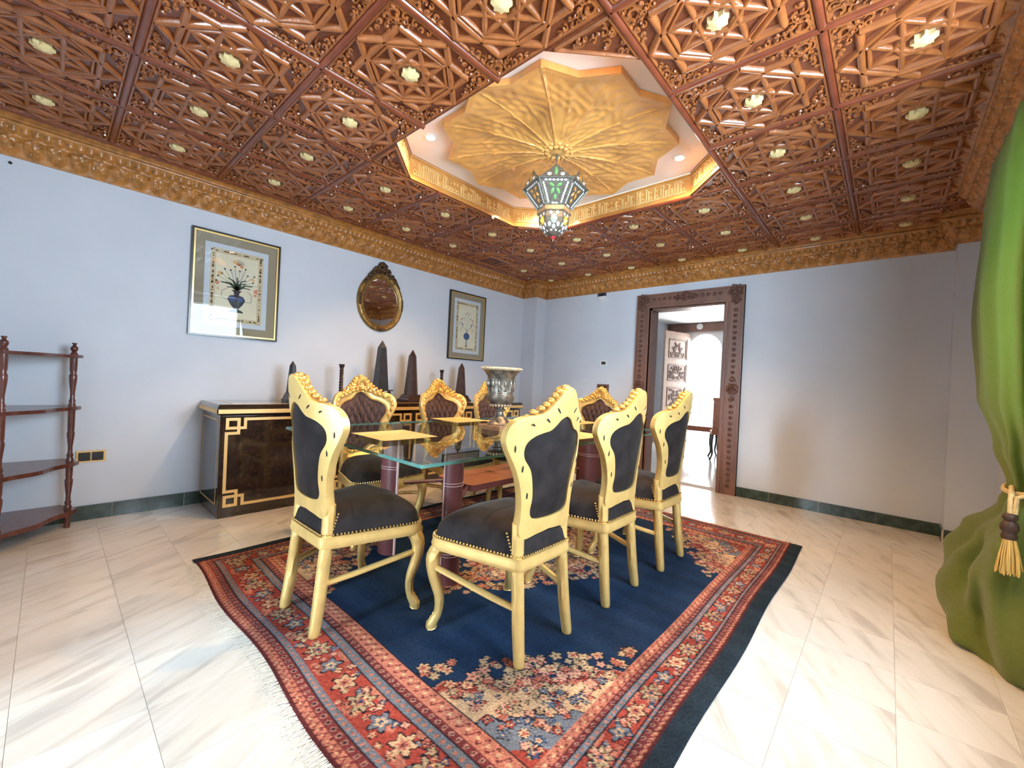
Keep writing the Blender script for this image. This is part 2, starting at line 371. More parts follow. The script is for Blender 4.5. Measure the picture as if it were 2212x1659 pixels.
cornice(9, 'carved wood cornice across the face of the pilaster by the curtain', (4.68, -.2), (XR, -.2), (0, -1), -1, 0)
cornice(10, 'carved wood cornice on the pelmet above the curtain', (4.73, -.95), (4.73, YF), (-1, 0), -1, 0)

# ---- carved ceiling
PX, PY, X0, Y0 = .641, .628, .1895, .094
OX0, OX1, OY0, OY1 = X0+2*PX, X0+5*PX, Y0-6*PY, Y0-3*PY; CH = .345
octo = [(OX0+CH, OY0), (OX1-CH, OY0), (OX1, OY0+CH), (OX1, OY1-CH), (OX1-CH, OY1), (OX0+CH, OY1), (OX0, OY1-CH), (OX0, OY0+CH)]
OC = Vector(((OX0+OX1)/2, (OY0+OY1)/2))
g = G(); z0, z1 = ZC+.002, ZC+.06
e_ = .042; g.box((0, YF, z0), (OX0-e_, .19, z1)).box((OX1+e_, YF, z0), (XR, .19, z1)).box((OX0-e_, YF, z0), (OX1+e_, OY0-e_, z1)).box((OX0-e_, OY1+e_, z0), (OX1+e_, .19, z1))
g.box((OX0-.1, OY0-.1, 2.94), (OX1+.1, OY1+.1, 2.98))
ceiling = struct(g.obj('ceiling', 'wood_batten'), 'carved wooden coffered ceiling')
def panel_mesh(clip=None):
    hx, hy = PX/2, PY/2; g = G(); P = lambda x, y: (x*hx, y*hy)
    g.add([(-hx, -hy, 0), (hx, -hy, 0), (hx, hy, 0), (-hx, hy, 0)], [(0, 3, 2, 1)], 0)
    for a, b_ in ((P(-1, -1), P(1, -1)), (P(-1, -1), P(-1, 1))): g.bar(a, b_, .036, .020, 0, 2)
    for q in (.925,):
        c = [P(-q, -q), P(q, -q), P(q, q), P(-q, q)]
        for k in range(4): g.bar(c[k], c[(k+1) % 4], .016, .010, 0, 1)
    pt = lambda r, d: P(r*cos(R(d)), r*sin(R(d)))
    for k in range(8):
        g.bar(pt(.90, 45*k), pt(.90, 45*k+90), .034, .020, 0, 1)
        g.bar(pt(.57, 22.5+45*k), pt(.57, 22.5+45*k+135), .026, .016, 0, 1)
        g.bar(pt(.60, 22.5+45*k), pt(.60, 22.5+45*k+45), .020, .0165, 0, 1)
        g.bar(pt(.57, 22.5+45*k), pt(.70, 22.5+45*k), .020, .015, 0, 1)
        g.bar(pt(.30, 45*k), pt(.30, 45*k+45), .016, .012, 0, 1)
        x, y = pt(.67, 22.5+45*k); g.ball((x, y, -.006), (.016, .016, .016), 6, 4, mi=1)
    rr = random.Random(3)
    for sx in (-1, 1):
        for sy in (-1, 1):
            for (x, y, r) in ((.80, .80, .030), (.86, .67, .020), (.67, .86, .020), (.73, .69, .016), (.69, .73, .016), (.86, .52, .017), (.52, .86, .017), (.84, .40, .015), (.40, .84, .015), (.76, .54, .013), (.54, .76, .013), (.87, .30, .011), (.30, .87, .011), (.88, .88, .012), (.77, .62, .012), (.62, .77, .012)):
                X, Y = P(sx*x, sy*y); p0 = rr.uniform(0, 6.3); dr = rr.choice((-1, 1)); g.tube([(X+r*1.1*(1-q/9)*cos(p0+dr*q*.8), Y+r*1.1*(1-q/9)*sin(p0+dr*q*.8), -.004-.0012*q) for q in range(8)], [r*.16+.0022+.0004*q for q in range(8)], 4, mi=1)
            X, Y = P(sx*.80, sy*.80)
            g.tube([(X+.036*cos(a*pi/5), Y+.036*sin(a*pi/5), -.006) for a in range(11)], .006, 4, mi=1, cap=False)
    if clip is not None:
        import bmesh
        bm = bmesh.new(); me = g.mesh('tmp', ['wood_ground', 'wood_strap', 'wood_batten'], 40); bm.from_mesh(me)
        bmesh.ops.bisect_plane(bm, geom=bm.verts[:]+bm.edges[:]+bm.faces[:], plane_co=(0, clip, 0), plane_no=(0, 1, 0), clear_outer=True)
        bm.to_mesh(me); bm.free(); return me
    return g.mesh('ceiling_panel', ['wood_ground', 'wood_strap', 'wood_batten'], 40)
pm = panel_mesh(); pmc = panel_mesh(.20)
g = G(); n = 16; vs = [(0, 0, -.034)]
for k in range(n):
    a = 2*pi*k/n; r = .045 if k % 2 == 0 else .032; vs.append((r*cos(a), r*sin(a), -.020 if k % 2 == 0 else -.024))
for k in range(n):
    a = 2*pi*k/n; r = .045 if k % 2 == 0 else .032; vs.append((r*cos(a), r*sin(a), 0))
g.add(vs, [(0, 1+(k+1) % n, 1+k) for k in range(n)]+[(1+k, 1+(k+1) % n, 1+n+(k+1) % n, 1+n+k) for k in range(n)]); rosm = g.mesh('rosette', 'rosette')
for j in range(10):
    for i in range(7):
        if 2 <= i <= 4 and 3 <= j <= 5: continue
        o = link('ceiling_panel', pmc if j == 0 else pm, ceiling, (X0+PX*(i+.5), Y0-PY*(j+.5), ZC))
        if (i, j) != (0, 2): link('rosette', rosm, o)
for (x, y, sx, sy) in ((OX0, OY0, 1, 1), (OX1, OY0, -1, 1), (OX1, OY1, -1, -1), (OX0, OY1, 1, -1)):
    g = G(); a, b_, c = (x, y), (x+sx*CH, y), (x, y+sy*CH)
    g.prism([a, b_, c] if sx*sy > 0 else [a, c, b_], ZC-.002, ZC+.001)
    ins = lambda p: (x+(p[0]-x)*.8+sx*.022, y+(p[1]-y)*.8+sy*.022)
    for p, q in ((a, b_), (b_, c), (c, a)): g.bar(ins(p), ins(q), .018, .012, ZC-.002, 1)
    rr = random.Random(5)
    for k in range(40):
        u, v, r, p0 = rr.uniform(.08, .7), rr.uniform(.08, .7), rr.uniform(.012, .022), rr.uniform(0, 6)
        if u+v < .80: g.tube([(x+sx*CH*u+r*(1-q/9)*cos(p0+q*.8), y+sy*CH*v+r*(1-q/9)*sin(p0+q*.8), ZC-.006-.0012*q) for q in range(8)], [r*.16+.0022+.0004*q for q in range(8)], 4, mi=1)
    g.obj('corner_panel', ['wood_ground', 'wood_strap'], ceiling, 40)
# calligraphy band round the octagonal recess
ZT = 2.89
g = G(); let = G(); rr = random.Random(11)
for k in range(8):
    a, b_ = Vector(octo[k]), Vector(octo[(k+1) % 8]); t = (b_-a).normalized(); nn = Vector((-t.y, t.x)); Ln = (b_-a).length
    P = lambda s, d, z: (*(a+t*s+nn*d), z)
    for (zz0, zz1, d) in ((ZC+.001, ZT, -.018), (ZC+.001, ZC+.012, 0), (ZC+.012, ZC+.026, -.003), (ZC+.026, ZC+.038, -.010), (ZT-.014, ZT, -.008)):
        e_ = -d*.414
        g.add([P(-e_, d, zz0), P(Ln+e_, d, zz0), P(Ln+e_, d, zz1), P(-e_, d, zz1), P(-.0165, -.04, zz0), P(Ln+.0165, -.04, zz0), P(Ln+.0165, -.04, zz1), P(-.0165, -.04, zz1)],
              [(0, 1, 2, 3), (4, 0, 3, 7), (1, 5, 6, 2), (4, 5, 1, 0), (3, 2, 6, 7)])
    def stroke(p0, p1, w=.007):
        (s0, q0), (s1, q1) = p0, p1; ds, dq = s1-s0, q1-q0; l = math.hypot(ds, dq) or 1; ns, nq = -dq/l*w/2, ds/l*w/2; d = -.011
        vs = [P(s0-ns, -.018, q0-nq), P(s0+ns, -.018, q0+nq), P(s1+ns, -.018, q1+nq), P(s1-ns, -.018, q1-nq)]+[P(s0-ns, d, q0-nq), P(s0+ns, d, q0+nq), P(s1+ns, d, q1+nq), P(s1-ns, d, q1-nq)]
        let.add(vs, [(4, 7, 6, 5), (0, 4, 5, 1), (1, 5, 6, 2), (2, 6, 7, 3), (3, 7, 4, 0)])
    s = .03; B0 = ZC+.052
    while s < Ln-.05:
        kind = rr.random()
        if kind < .45:
            h = rr.uniform(.085, .115); stroke((s, B0), (s, B0+h)); stroke((s, B0), (s+.02, B0+rr.uniform(-.004, .006))); s += .019
        elif kind < .75:
            h = rr.uniform(.05, .105); stroke((s, B0), (s, B0+h)); stroke((s+.011, B0), (s+.011, B0+h*.96)); stroke((s, B0), (s+.030, B0)); s += .030
        else:
            c = (s+.016, B0+.022); r_ = rr.uniform(.012, .018)
            pts = [(c[0]+r_*cos(q), c[1]+r_*sin(q)) for q in [pi*1.9*i/7-pi*.4 for i in range(8)]]
            for p, q in zip(pts, pts[1:]): stroke(p, q, .006)
            stroke((s-.004, B0), (s+.036, B0)); stroke((s+.012, B0+.072), (s+.026, B0+.072+rr.uniform(-.01, .02)), .006); s += .036
        if rr.random() < .25: stroke((s-.012, B0+.085), (s+.022, B0+.105), .005)
band = g.obj('calligraphy_band', 'band_wood', ceiling); tag(band, 'golden wood band carved with flowing script')
tag(let.obj('lettering', 'band_letter', band), kind='stuff')
G().prism(octo, ZT, ZT+.02).obj('recess_ceiling', 'white_plaster', ceiling)
# twelve pointed carved dome
def rout(th):
    a = (th/R(30)) % 1; a = a if a < .5 else 1-a; ro, ri = .842, .752; x0, y0 = ro, 0; x1, y1 = ri*cos(R(15)), ri*sin(R(15)); th = a*R(30)
    return (x0*y1-x1*y0)/((y1-y0)*cos(th)-(x1-x0)*sin(th)) if th > 1e-6 else ro
NT, NR = 432, 60
def dome(u, v):
    th = 2*pi*u; ro = rout(th)
    if v > .97: r, z = ro*1.0, (2.888 if v > .99 else 2.848); return (OC.x+r*cos(th), OC.y+r*sin(th), z)
    w = v/.97; r = ro*w; q = (th/R(30)) % 1-.5; e = abs(q)*2
    z = 2.848+.030*sin(pi*min(1, (1-w)*1.15))**.8-.010*(1-w)**6
    fl = .010*(1-e**2)*sin(pi*min(1, w))                       # petals hollow between ribs
    rib = -.007*math.exp(-((1-e)*r*.9/.012)**2) if w > .12 else 0
    rib2 = -.005*math.exp(-(q*r*.52/.010)**2)*(1 if .2 < w < .72 else 0)
    chev = -.006*math.exp(-((w-.72+.16*abs(q)*2)/.018)**2)-.005*math.exp(-((w-.62+.16*abs(q)*2)/.012)**2)
    ara = .0038*sin(22*q*(.4+w)+5*sin(9*w))*sin(30*w+9*abs(q)) if .16 < w < .93 else 0
    lip = -.004*math.exp(-((w-.955)/.015)**2)
    return (OC.x+r*cos(th), OC.y+r*sin(th), z+fl*.6+rib+rib2+chev+ara+lip)
dm = G().grid(dome, NT, NR, cu=True).obj('star_dome', 'dome_wood', ceiling, 60); tag(dm, 'honey coloured twelve pointed carved star dome')
g = G()
for k in range(12):
    a = 2*pi*k/12; g.ball((OC.x+.075*cos(a), OC.y+.075*sin(a), 2.848), (.022, .022, .018), 7, 5)
    a += pi/12; g.ball((OC.x+.105*cos(a), OC.y+.105*sin(a), 2.852), (.016, .016, .014), 6, 4)
g.lathe([(.055, 2.86), (.05, 2.845), (.02, 2.836), (.004, 2.834)], 16, T(OC.x, OC.y)); g.obj('dome_boss', 'dome_wood', dm, 50)
# recessed downlights
for (x, y, lab) in ((1.776, -3.381, 'nearest the wall pictures'), (3.073, -2.064, 'towards the doorway'), (3.09, -3.40, 'towards the curtain window'), (1.776, -2.08, 'towards the sideboard')):
    t = thing('downlight', 'small recessed warm downlight in the octagonal ceiling recess '+lab, 'lamp', (x, y, ZT), 0, 'recessed downlights in the octagonal recess')
    G().lathe([(.045, 0), (.045, -.006), (.034, -.008), (.032, -.002)], 20, cap=False).obj('trim_ring', 'white_plastic', t, 40)
    G().lathe([(.033, -.002), (.030, -.004), (.0, -.006)], 16, cap=False).obj('bulb', 'lamp_glow', t, 60)
    d = bpy.data.lights.new('downlight_beam', 'SPOT'); d.energy = 68; d.color = (1, .60, .28); d.spot_size = R(152); d.spot_blend = .9; d.shadow_soft_size = .035
    link('downlight_beam', d, t, (0, 0, -.02))
# air vent in one ceiling panel
t = thing('ceiling_vent', 'rectangular wooden air vent set in a ceiling panel near the corner pilaster', 'vent', (.47, -1.40, 2.686))
g = G()
for a, b_ in (((-.15, -.2), (.15, -.2)), ((.15, -.2), (.15, .2)), ((.15, .2), (-.15, .2)), ((-.15, .2), (-.15, -.2))): g.bar(a, b_, .03, .018, 0)
g.obj('frame', 'wood_strap', t)
for k in range(6): G().box((-.13, -.17+.06*k, -.010), (.13, -.135+.06*k, .0)).obj('slat', 'wood_ground', t)

# ================================================================== DOORWAY
door = struct(G().box((DX0-.002, 0, 0), (DX0+.022, .19, DZ)).box((DX1-.022, 0, 0), (DX1+.002, .19, DZ)).box((DX0, 0, DZ-.022), (DX1, .19, DZ+.002)).obj('door_1', 'door_wood'), 'doorway with wide carved dark wooden surround')
FO0, FO1, FT = 1.81, 3.078, 2.356
def casing(name, x0, x1, z0, z1, inner):
    g = G().box((x0, -.04, z0), (x1, 0, z1))
    return g
def chain(cx0, cz0, cx1, cz1, skip=None):
    g = G(); l = math.hypot(cx1-cx0, cz1-cz0); n = int(l/.062)
    for k in range(n+1):
        x, z = cx0+(cx1-cx0)*k/n, cz0+(cz1-cz0)*k/n
        if skip and abs(z-skip) < .16: continue
        vert = abs(cz1-cz0) > abs(cx1-cx0)
        if k % 2 == 0:
            g.tube([(x+.017*cos(a*pi/5), -.044, z+.017*sin(a*pi/5)) for a in range(11)], .006, 5, cap=False); g.ball((x, -.043, z), (.008, .007, .008), 6, 4)
        else:
            for s in (-1, 1): g.ball((x+(s*.011 if vert else 0), -.042, z+(0 if vert else s*.011)), (.010 if vert else .02, .008, .02 if vert else .010), 6, 4)
            g.ball((x, -.043, z), .007, 6, 4)
    return g
def cluster(g, x, z, r, n=22, sd=1):
    rr = random.Random(sd)
    for k in range(n):
        a = 2.4*k; q = r*math.sqrt((k+.5)/n); s = rr.uniform(.011, .019); g.ball((x+q*cos(a), -.043, z+q*sin(a)*.95), (s, .014, s*.8), 6, 4)
    return g
for (nm, x0, x1, xi) in (('side_casing', FO0, DX0, DX0), ('side_casing', DX1, FO1, DX1)):
    g = G().box((x0, -.034, 0), (x1, 0, FT)); o, i = (x0, x1) if xi == x1 else (x1, x0); sg = 1 if i > o else -1
    for (p, q, d) in ((o, o+sg*.022, .046), (i-sg*.030, i, .044), (i-sg*.046, i-sg*.034, .039)): g.box((min(p, q), -d, 0), (max(p, q), 0, FT if p == o else DZ))
    c = g.obj(nm, 'door_wood', door); cx = (x0+x1)/2-.012*sg
    ch = chain(cx, .10, cx, 2.08, 1.19); cluster(ch, cx, 1.19, .062, 30, 4); cluster(ch, cx, 1.30, .026, 8, 2); cluster(ch, cx, 1.08, .026, 8, 3)
    ch.tube([(cx+.05*cos(a*pi/8), -.046, 1.19+.058*sin(a*pi/8)) for a in range(17)], .008, 5, cap=False); cluster(ch, cx, 2.20, .05, 16, 5)
    ch.obj('carved_chain', 'carve_dark', c, 50)
g = G().box((DX0, -.034, DZ), (DX1, 0, FT)).box((FO0, -.047, FT-.022), (FO1, 0, FT)).box((DX0, -.044, DZ-.0), (DX1, 0, DZ+.030)).box((DX0-.03, -.039, DZ+.034), (DX1+.03, 0, DZ+.046))
c = g.obj('header_casing', 'door_wood', door)
zc = DZ+.105; ch = chain(DX0+.06, zc, DX1-.06, zc)
for x, r_, k in ((FO0+.09, .075, 28), (FO1-.09, .08, 30), ((DX0+DX1)/2, .06, 22)): cluster(ch, x, zc+.01, r_, k, k)
cluster(ch, (DX0+DX1)/2-.09, zc, .035, 8, 3); cluster(ch, (DX0+DX1)/2+.09, zc, .035, 8, 6)
ch.obj('carved_chain', 'carve_dark', c, 50)

# ================================================================== HALL BEYOND
HY = 4.5
struct(G().box((.25, .19, -.06), (3.6, HY+.2, -.001)).obj('floor_hall', 'hall_marble'), 'polished pale marble floor of the hall beyond the doorway')
struct(G().box((.25, .19, 0), (.43, HY+.2, 2.9)).obj('wall_hall_left', 'wall_paint'), 'blue wall of the hall beyond the doorway')
struct(G().box((3.4, .19, 0), (3.6, HY+.2, 2.9)).obj('wall_hall_right', 'wall_paint'), 'blue far side wall of the hall beyond the doorway')
struct(G().box((.25, .19, 2.66), (3.6, HY+.2, 2.8)).obj('ceiling_hall', 'white_plaster'), 'white plaster ceiling of the hall')
AX0, AX1 = .90, 1.60; AC = (AX0+AX1)/2; AR = (AX1-AX0)/2; AZ = 2.06
g = G().box((.43, HY, 0), (AX0, HY+.18, 2.66)).box((AX1, HY, 0), (3.4, HY+.18, 2.66))
arc = [(AC+AR*cos(pi*k/16), AZ+AR*sin(pi*k/16)) for k in range(17)]
for (x0, zz0), (x1, zz1) in zip(arc, arc[1:]):
    g.add([(x0, HY, zz0), (x1, HY, zz1), (x1, HY, 2.66), (x0, HY, 2.66), (x0, HY+.18, zz0), (x1, HY+.18, zz1), (x1, HY+.18, 2.66), (x0, HY+.18, 2.66)], [(0, 1, 2, 3), (4, 7, 6, 5), (0, 4, 5, 1)])
struct(g.obj('wall_hall_far', 'white_plaster'), 'pale wall with an arched opening at the end of the hall')
g = G().box((.44, HY-.07, 2.475), (2.2, HY-.001, 2.655)); b_ = tag(g.obj('door_lintel', 'door_wood'), 'dark wooden lintel above the bright archway in the hall', 'lintel')
t = thing('wall_roundel', 'small round white plate fixed to the dark hall lintel', 'plate', (1.145, HY-.07, 2.575))
G().lathe([(.0, .016), (.06, .014), (.068, .006), (.07, 0)], 24, T(rx=R(90))).obj('disc', 'white_plastic', t, 40)
G().tube([(.045*cos(a*pi/10), -.017, .045*sin(a*pi/10)) for a in range(21)], .004, 5, cap=False).obj('ring', 'white_plaster', t, 50)
# carved door leaf standing open in the hall
dl = thing('hall_door_leaf', 'pale carved wooden door leaf standing open beside the bright archway', 'door', (.93, HY-.03, 0), math.atan2(3.68-(HY-.03), .69-.93))
DWd = .84; g = G()
lv = [.02, .52, .62, 1.00, 1.10, 1.70, 1.80, 2.30, 2.42]
g.box((0, -.022, .02), (.10, .022, 2.42)).box((DWd-.10, -.022, .02), (DWd, .022, 2.42))
for a, b2 in ((.02, .14), (.66, .76), (1.22, 1.32), (1.72, 1.82), (2.28, 2.42)): g.box((.10, -.022, a), (DWd-.10, .022, b2))
g.obj('stiles', 'hall_door_wood', dl)
rr = random.Random(2)
for a, b2 in ((.14, .66), (.76, 1.22), (1.32, 1.72), (1.82, 2.28)):
    pn = G().box((.10, -.010, a), (DWd-.10, .010, b2)).obj('door_panel', 'hall_door_wood', dl)
    for s in (-1, 1):
        fr = G(); y = s*.014
        for (x0, zz0, x1, zz1) in ((.13, a+.03, DWd-.13, a+.045), (.13, b2-.045, DWd-.13, b2-.03), (.13, a+.03, .145, b2-.03), (DWd-.145, a+.03, DWd-.13, b2-.03)): fr.box((x0, y-.008, zz0), (x1, y+.008, zz1))
        for k in range(34):
            x, z = rr.uniform(.2, DWd/2), rr.uniform(a+.08, b2-.08)
            if b2 > 2.2 and (DWd/2-x)/.22+(z-a)/.48 > 1.15: continue
            ph = rr.uniform(0, 6)
            for mx_ in (x, DWd-x): fr.tube([(mx_+(.03*cos(ph+q*.7))*(1 if mx_ == x else -1), y+s*.004, z+.03*sin(ph+q*.7)) for q in range(5)], .007, 4)
        tag(fr.obj('carving', 'carve_dark', pn), kind='stuff')
# dining chair and small table seen in the hall
t = thing('hall_chair', 'orange brown wooden chair with dark curved legs standing in the hall', 'chair', (2.22, 2.62, 0), R(20))
G().box((-.2, -.2, .42), (.2, .2, .47)).obj('seat', 'hall_chair_wood', t)
G().grid(lambda u, v: (-.19+.38*u, -.2-.05*v-.03*sin(pi*u), .47+.58*v), 9, 9).box((-.2, -.235, .47), (.2, -.19, .52)).box((-.2, -.275, 1.0), (.2, -.235, 1.05)).obj('backrest', 'hall_chair_wood', t, 50)
for sx in (-1, 1):
    for sy in (-1, 1):
        G().tube(crom([(sx*.18, sy*.17, .42), (sx*.19, sy*.19, .25), (sx*.175, sy*.18, .1), (sx*.21, sy*.22, 0)], 4), [.024, .022, .021, .020, .020, .019, .018, .017, .016, .015, .015, .016, .017], 8).obj('leg', 'frame_dark', t, 50)
t = thing('hall_bench', 'low orange brown wooden bench with thin dark legs in the hall', 'bench', (1.62, 3.05, 0), R(8))
G().box((-.42, -.18, .41), (.42, .18, .50)).obj('top', 'hall_chair_wood', t)
for sx in (-1, 1):
    for sy in (-1, 1):
        G().tube(crom([(sx*.37, sy*.14, .43), (sx*.38, sy*.15, .25), (sx*.36, sy*.14, .1), (sx*.39, sy*.16, 0)], 4), [.022, .021, .02, .019, .018, .017, .016, .015, .014, .013, .013, .013, .014], 8).obj('leg', 'frame_dark', t, 50)
struct(G().box((-30, HY+.2, -.5), (30, 40, -.05)).obj('ground', 'terrace'), 'pale sunlit terrace outside the archway')
# ================================================================== RUG
RX, RY, RW, RH = 1.28, -4.585, 2.587, 3.285
m, N, L, out = nodes('rug_wool')
p = N.new('ShaderNodeBsdfPrincipled'); p.inputs['Roughness'].default_value = .95; p.inputs['Specular IOR Level'].default_value = .1; 
at = N.new('ShaderNodeAttribute'); at.attribute_name = 'weave'; nz = N.new('ShaderNodeTexNoise'); nz.inputs['Scale'].default_value = 260
tc = N.new('ShaderNodeTexCoord'); L.new(tc.outputs['Object'], nz.inputs['Vector'])
hs = N.new('ShaderNodeHueSaturation'); mr = N.new('ShaderNodeMapRange'); mr.inputs[1].default_value = .3; mr.inputs[2].default_value = .7; mr.inputs[3].default_value = .7; mr.inputs[4].default_value = 1.35
L.new(nz.outputs[0], mr.inputs[0]); L.new(mr.outputs[0], hs.inputs['Value']); L.new(at.outputs['Color'], hs.inputs['Color']); L.new(hs.outputs[0], p.inputs['Base Color'])
bp = N.new('ShaderNodeBump'); bp.inputs['Strength'].default_value = .5; bp.inputs['Distance'].default_value = .004; L.new(nz.outputs[0], bp.inputs['Height']); L.new(bp.outputs[0], p.inputs['Normal']); L.new(p.outputs[0], out.inputs[0])
def rug_mesh():
    st = .0052; nx, ny = int(RW/st)+1, int(RH/st)+1; rs = np.random.RandomState(4)
    x = np.linspace(0, RW, nx); y = np.linspace(0, RH, ny); X, Y = np.meshgrid(x, y)
    C = np.zeros((ny, nx, 3)); c = lambda *a: np.array(a)
    navy, red, salmon, burg, grey, cream, beige, dark, pink, blue = c(.011, .026, .060), c(.30, .052, .036), c(.40, .145, .095), c(.14, .030, .030), c(.14, .155, .18), c(.52, .33, .19), c(.34, .25, .145), c(.016, .012, .018), c(.52, .24, .18), c(.04, .075, .14)
    C[:] = navy
    SV = .072; dx = np.minimum(X, RW-X); dy = np.minimum(Y, RH-Y); k = 1.66
    d = np.minimum(dy, (dx-SV)*k); ys = dy <= (dx-SV)*k; t = np.where(ys, X, Y)
    fx, fy = np.minimum(X, RW-X)-(SV+.39/k), dy-.39
    # field: spandrels and medallion
    def flower(cx, cy, r, cols, pet=6, rot=0, ax=1., ay=1.):
        i0, i1 = max(0, int((cx-r*ax)/st)), min(nx, int((cx+r*ax)/st)+2); j0, j1 = max(0, int((cy-r*ay)/st)), min(ny, int((cy+r*ay)/st)+2)
        if i1 <= i0 or j1 <= j0: return
        qx, qy = (X[j0:j1, i0:i1]-cx)/ax, (Y[j0:j1, i0:i1]-cy)/ay; rr = np.hypot(qx, qy)/r; th = np.arctan2(qy, qx)+rot; rr = rr/(.78+.22*np.cos(pet*th)); s = C[j0:j1, i0:i1]
        for lim, col in zip((1, .82, .45, .2), (cols+[dark]*4)[:4]): s[rr < lim] = col
    pals = [[dark, salmon, red, cream], [dark, cream, salmon, red], [dark, red, cream, navy], [dark, beige, cream, burg], [dark, grey, blue, cream], [dark, pink, cream, red], [dark, blue, cream, red]]
    wob = .05*np.sin(X*31)*np.sin(Y*27)+.035*np.sin(X*57+1)*np.sin(Y*61)
    sp = fx/.60+fy/.78+wob
    md = np.abs(X-RW/2)/.50+np.abs(Y-RH/2)/.82+wob
    fld = (fx > 0) & (fy > 0)
    for q in (sp, md):
        C[fld & (q < .80)] = salmon; C[fld & (q < .77)] = red*.75; C[fld & (q < .70)] = salmon; C[fld & (q < .66)] = cream; C[fld & (q < .40)] = dark; C[fld & (q < .385)] = grey; C[fld & (q < .16)] = red
    cand = rs.rand(9000, 2)*[RW, RH]; n = 0
    for cx, cy in cand:
        i, j = min(nx-1, int(cx/st)), min(ny-1, int(cy/st))
        if not fld[j, i] or fx[j, i] < .02 or fy[j, i] < .02: continue
        v = min(sp[j, i], md[j, i])
        if v > 1.02: continue
        if v > .8 and rs.rand() < .35*(v-.8)/.22: continue
        r = rs.uniform(.016, .036) if v > .66 else rs.uniform(.012, .026)
        pal = pals[rs.choice([0, 1, 3, 5, 0, 3])] if v > .66 else pals[rs.randint(7)]
        flower(cx, cy, r, list(pal), rs.choice([4, 5, 6, 8]), rs.rand()*6); n += 1
        if n > 2700: break
    # borders
    C[dx < SV] = c(.020, .030, .040)
    B = (d < .39) & (dx >= SV)
    ph = lambda per: (t/per) % 1
    def band(a, b_, base): M = B & (d >= a) & (d < b_); C[M] = base; return M
    band(-1, .012, burg*.6)
    M = band(.012, .042, salmon); q = (d-.012)/.03; C[M & (np.abs(q-(.5+.42*np.sin(2*pi*t/.03))) < .16)] = burg; C[M & (np.abs(q-.5) < .14) & (ph(.03) < .25)] = cream
    M = band(.042, .078, burg); q = (d-.06)/.018; C[M & (np.hypot(q, (ph(.036)-.5)*2.2) < .62)] = pink*.6; C[M & (np.hypot(q, (ph(.036)-.5)*2.2) < .3)] = dark
    band(.078, .081, dark); M = band(.081, .105, grey); C[M & (np.hypot((d-.093)/.010, (ph(.028)-.5)*2.6) < .62)] = salmon; band(.105, .109, dark)
    M = band(.109, .243, red); C[M & (np.sin(t*23)*np.sin(d*60) > .55)] = salmon
    band(.243, .247, dark); M = band(.247, .284, grey); C[M & (np.hypot((d-.265)/.013, (ph(.030)-.5)*2.4) < .6)] = salmon; band(.284, .288, dark)
    M = band(.288, .322, burg); q = (d-.305)/.017; C[M & (np.hypot(q, (ph(.034)-.5)*2.2) < .6)] = pink*.7; C[M & (np.hypot(q, (ph(.034)-.5)*2.2) < .25)] = dark
    M = band(.322, .384, salmon*1.05); q = (d-.353)/.031; C[M & (np.abs(q-.6*np.sin(2*pi*t/.045)) < .17)] = burg; C[M & (np.hypot(q, (ph(.045)-.5)*1.6) < .26)] = cream; band(.384, .39, dark)
    def bp_(side, tt, dd):
        if side == 0: return tt, dd
        if side == 1: return tt, RH-dd
        if side == 2: return SV+dd/k, tt
        return RW-SV-dd/k, tt
    for side in range(4):
        Ln = RW if side < 2 else RH; ax, ay = (1, 1) if side < 2 else (1/k*1.25, 1)
        tt = .2; q = 0
        while tt < Ln-.15:
            big = q % 3
            cx, cy = bp_(side, tt, .176)
            if big == 0: flower(cx, cy, .062, [dark, beige, cream, navy], 8, .3, ax, ay); flower(cx, cy, .026, [dark, salmon, blue], 5, 0, ax, ay)
            elif big == 1: flower(cx, cy, .050, [dark, grey, cream, blue], 5, q, ax, ay)
            else: flower(cx, cy, .054, [dark, cream, salmon, burg], 6, q, ax, ay)
            for e in range(9):
                ox, oy = rs.uniform(-.075, .075), rs.uniform(-.058, .058)
                if abs(ox) < .04 and abs(oy) < .03: continue
                cx, cy = bp_(side, tt+ox, .176+oy); flower(cx, cy, rs.uniform(.012, .022), list(pals[rs.randint(7)]), rs.choice([3, 4, 5]), rs.rand()*6, ax, ay)
            tt += .125; q += 1
    C *= (.72+.56*rs.rand(ny, nx, 1)); C *= (.9+.2*np.sin(X*7+2*np.sin(Y*5))*np.sin(Y*9+X*3))[..., None]; C *= 1+.10*np.sin(Y*43+np.sin(X*3))[..., None]
    Z = .0125+.0012*rs.rand(ny, nx); Z -= .008*np.exp(-np.minimum(dx, dy)/.006)
    wx = .006*np.sin(Y*5.3)*np.exp(-(RW-X)/.5)+.006*np.sin(Y*9)*np.exp(-X/.3); wy = .012*np.sin(X*6.1+.6)*np.exp(-Y/.35)
    vs = np.stack([X+wx+RX, Y+wy+RY, Z], -1).reshape(-1, 3)
    idx = np.arange(nx*ny).reshape(ny, nx); q4 = np.stack([idx[:-1, :-1], idx[:-1, 1:], idx[1:, 1:], idx[1:, :-1]], -1).reshape(-1, 4)
    me = bpy.data.meshes.new('rug'); me.vertices.add(len(vs)); me.vertices.foreach_set('co', vs.ravel())
    me.loops.add(q4.size); me.loops.foreach_set('vertex_index', q4.ravel().astype(np.int32)); me.polygons.add(len(q4)); me.polygons.foreach_set('loop_start', np.arange(0, q4.size, 4, dtype=np.int32))
    me.update(calc_edges=True); a = me.color_attributes.new('weave', 'FLOAT_COLOR', 'POINT')
    a.data.foreach_set('color', np.concatenate([np.clip(C, 0, 1), np.ones((ny, nx, 1))], -1).reshape(-1).astype(np.float32)); me.materials.append(MT['rug_wool']); return me
rug = tag(link('rug', rug_mesh()), 'oriental wool rug with navy field and red floral border under the glass table', 'rug')
mat('fringe', (.78, .74, .66), .9)
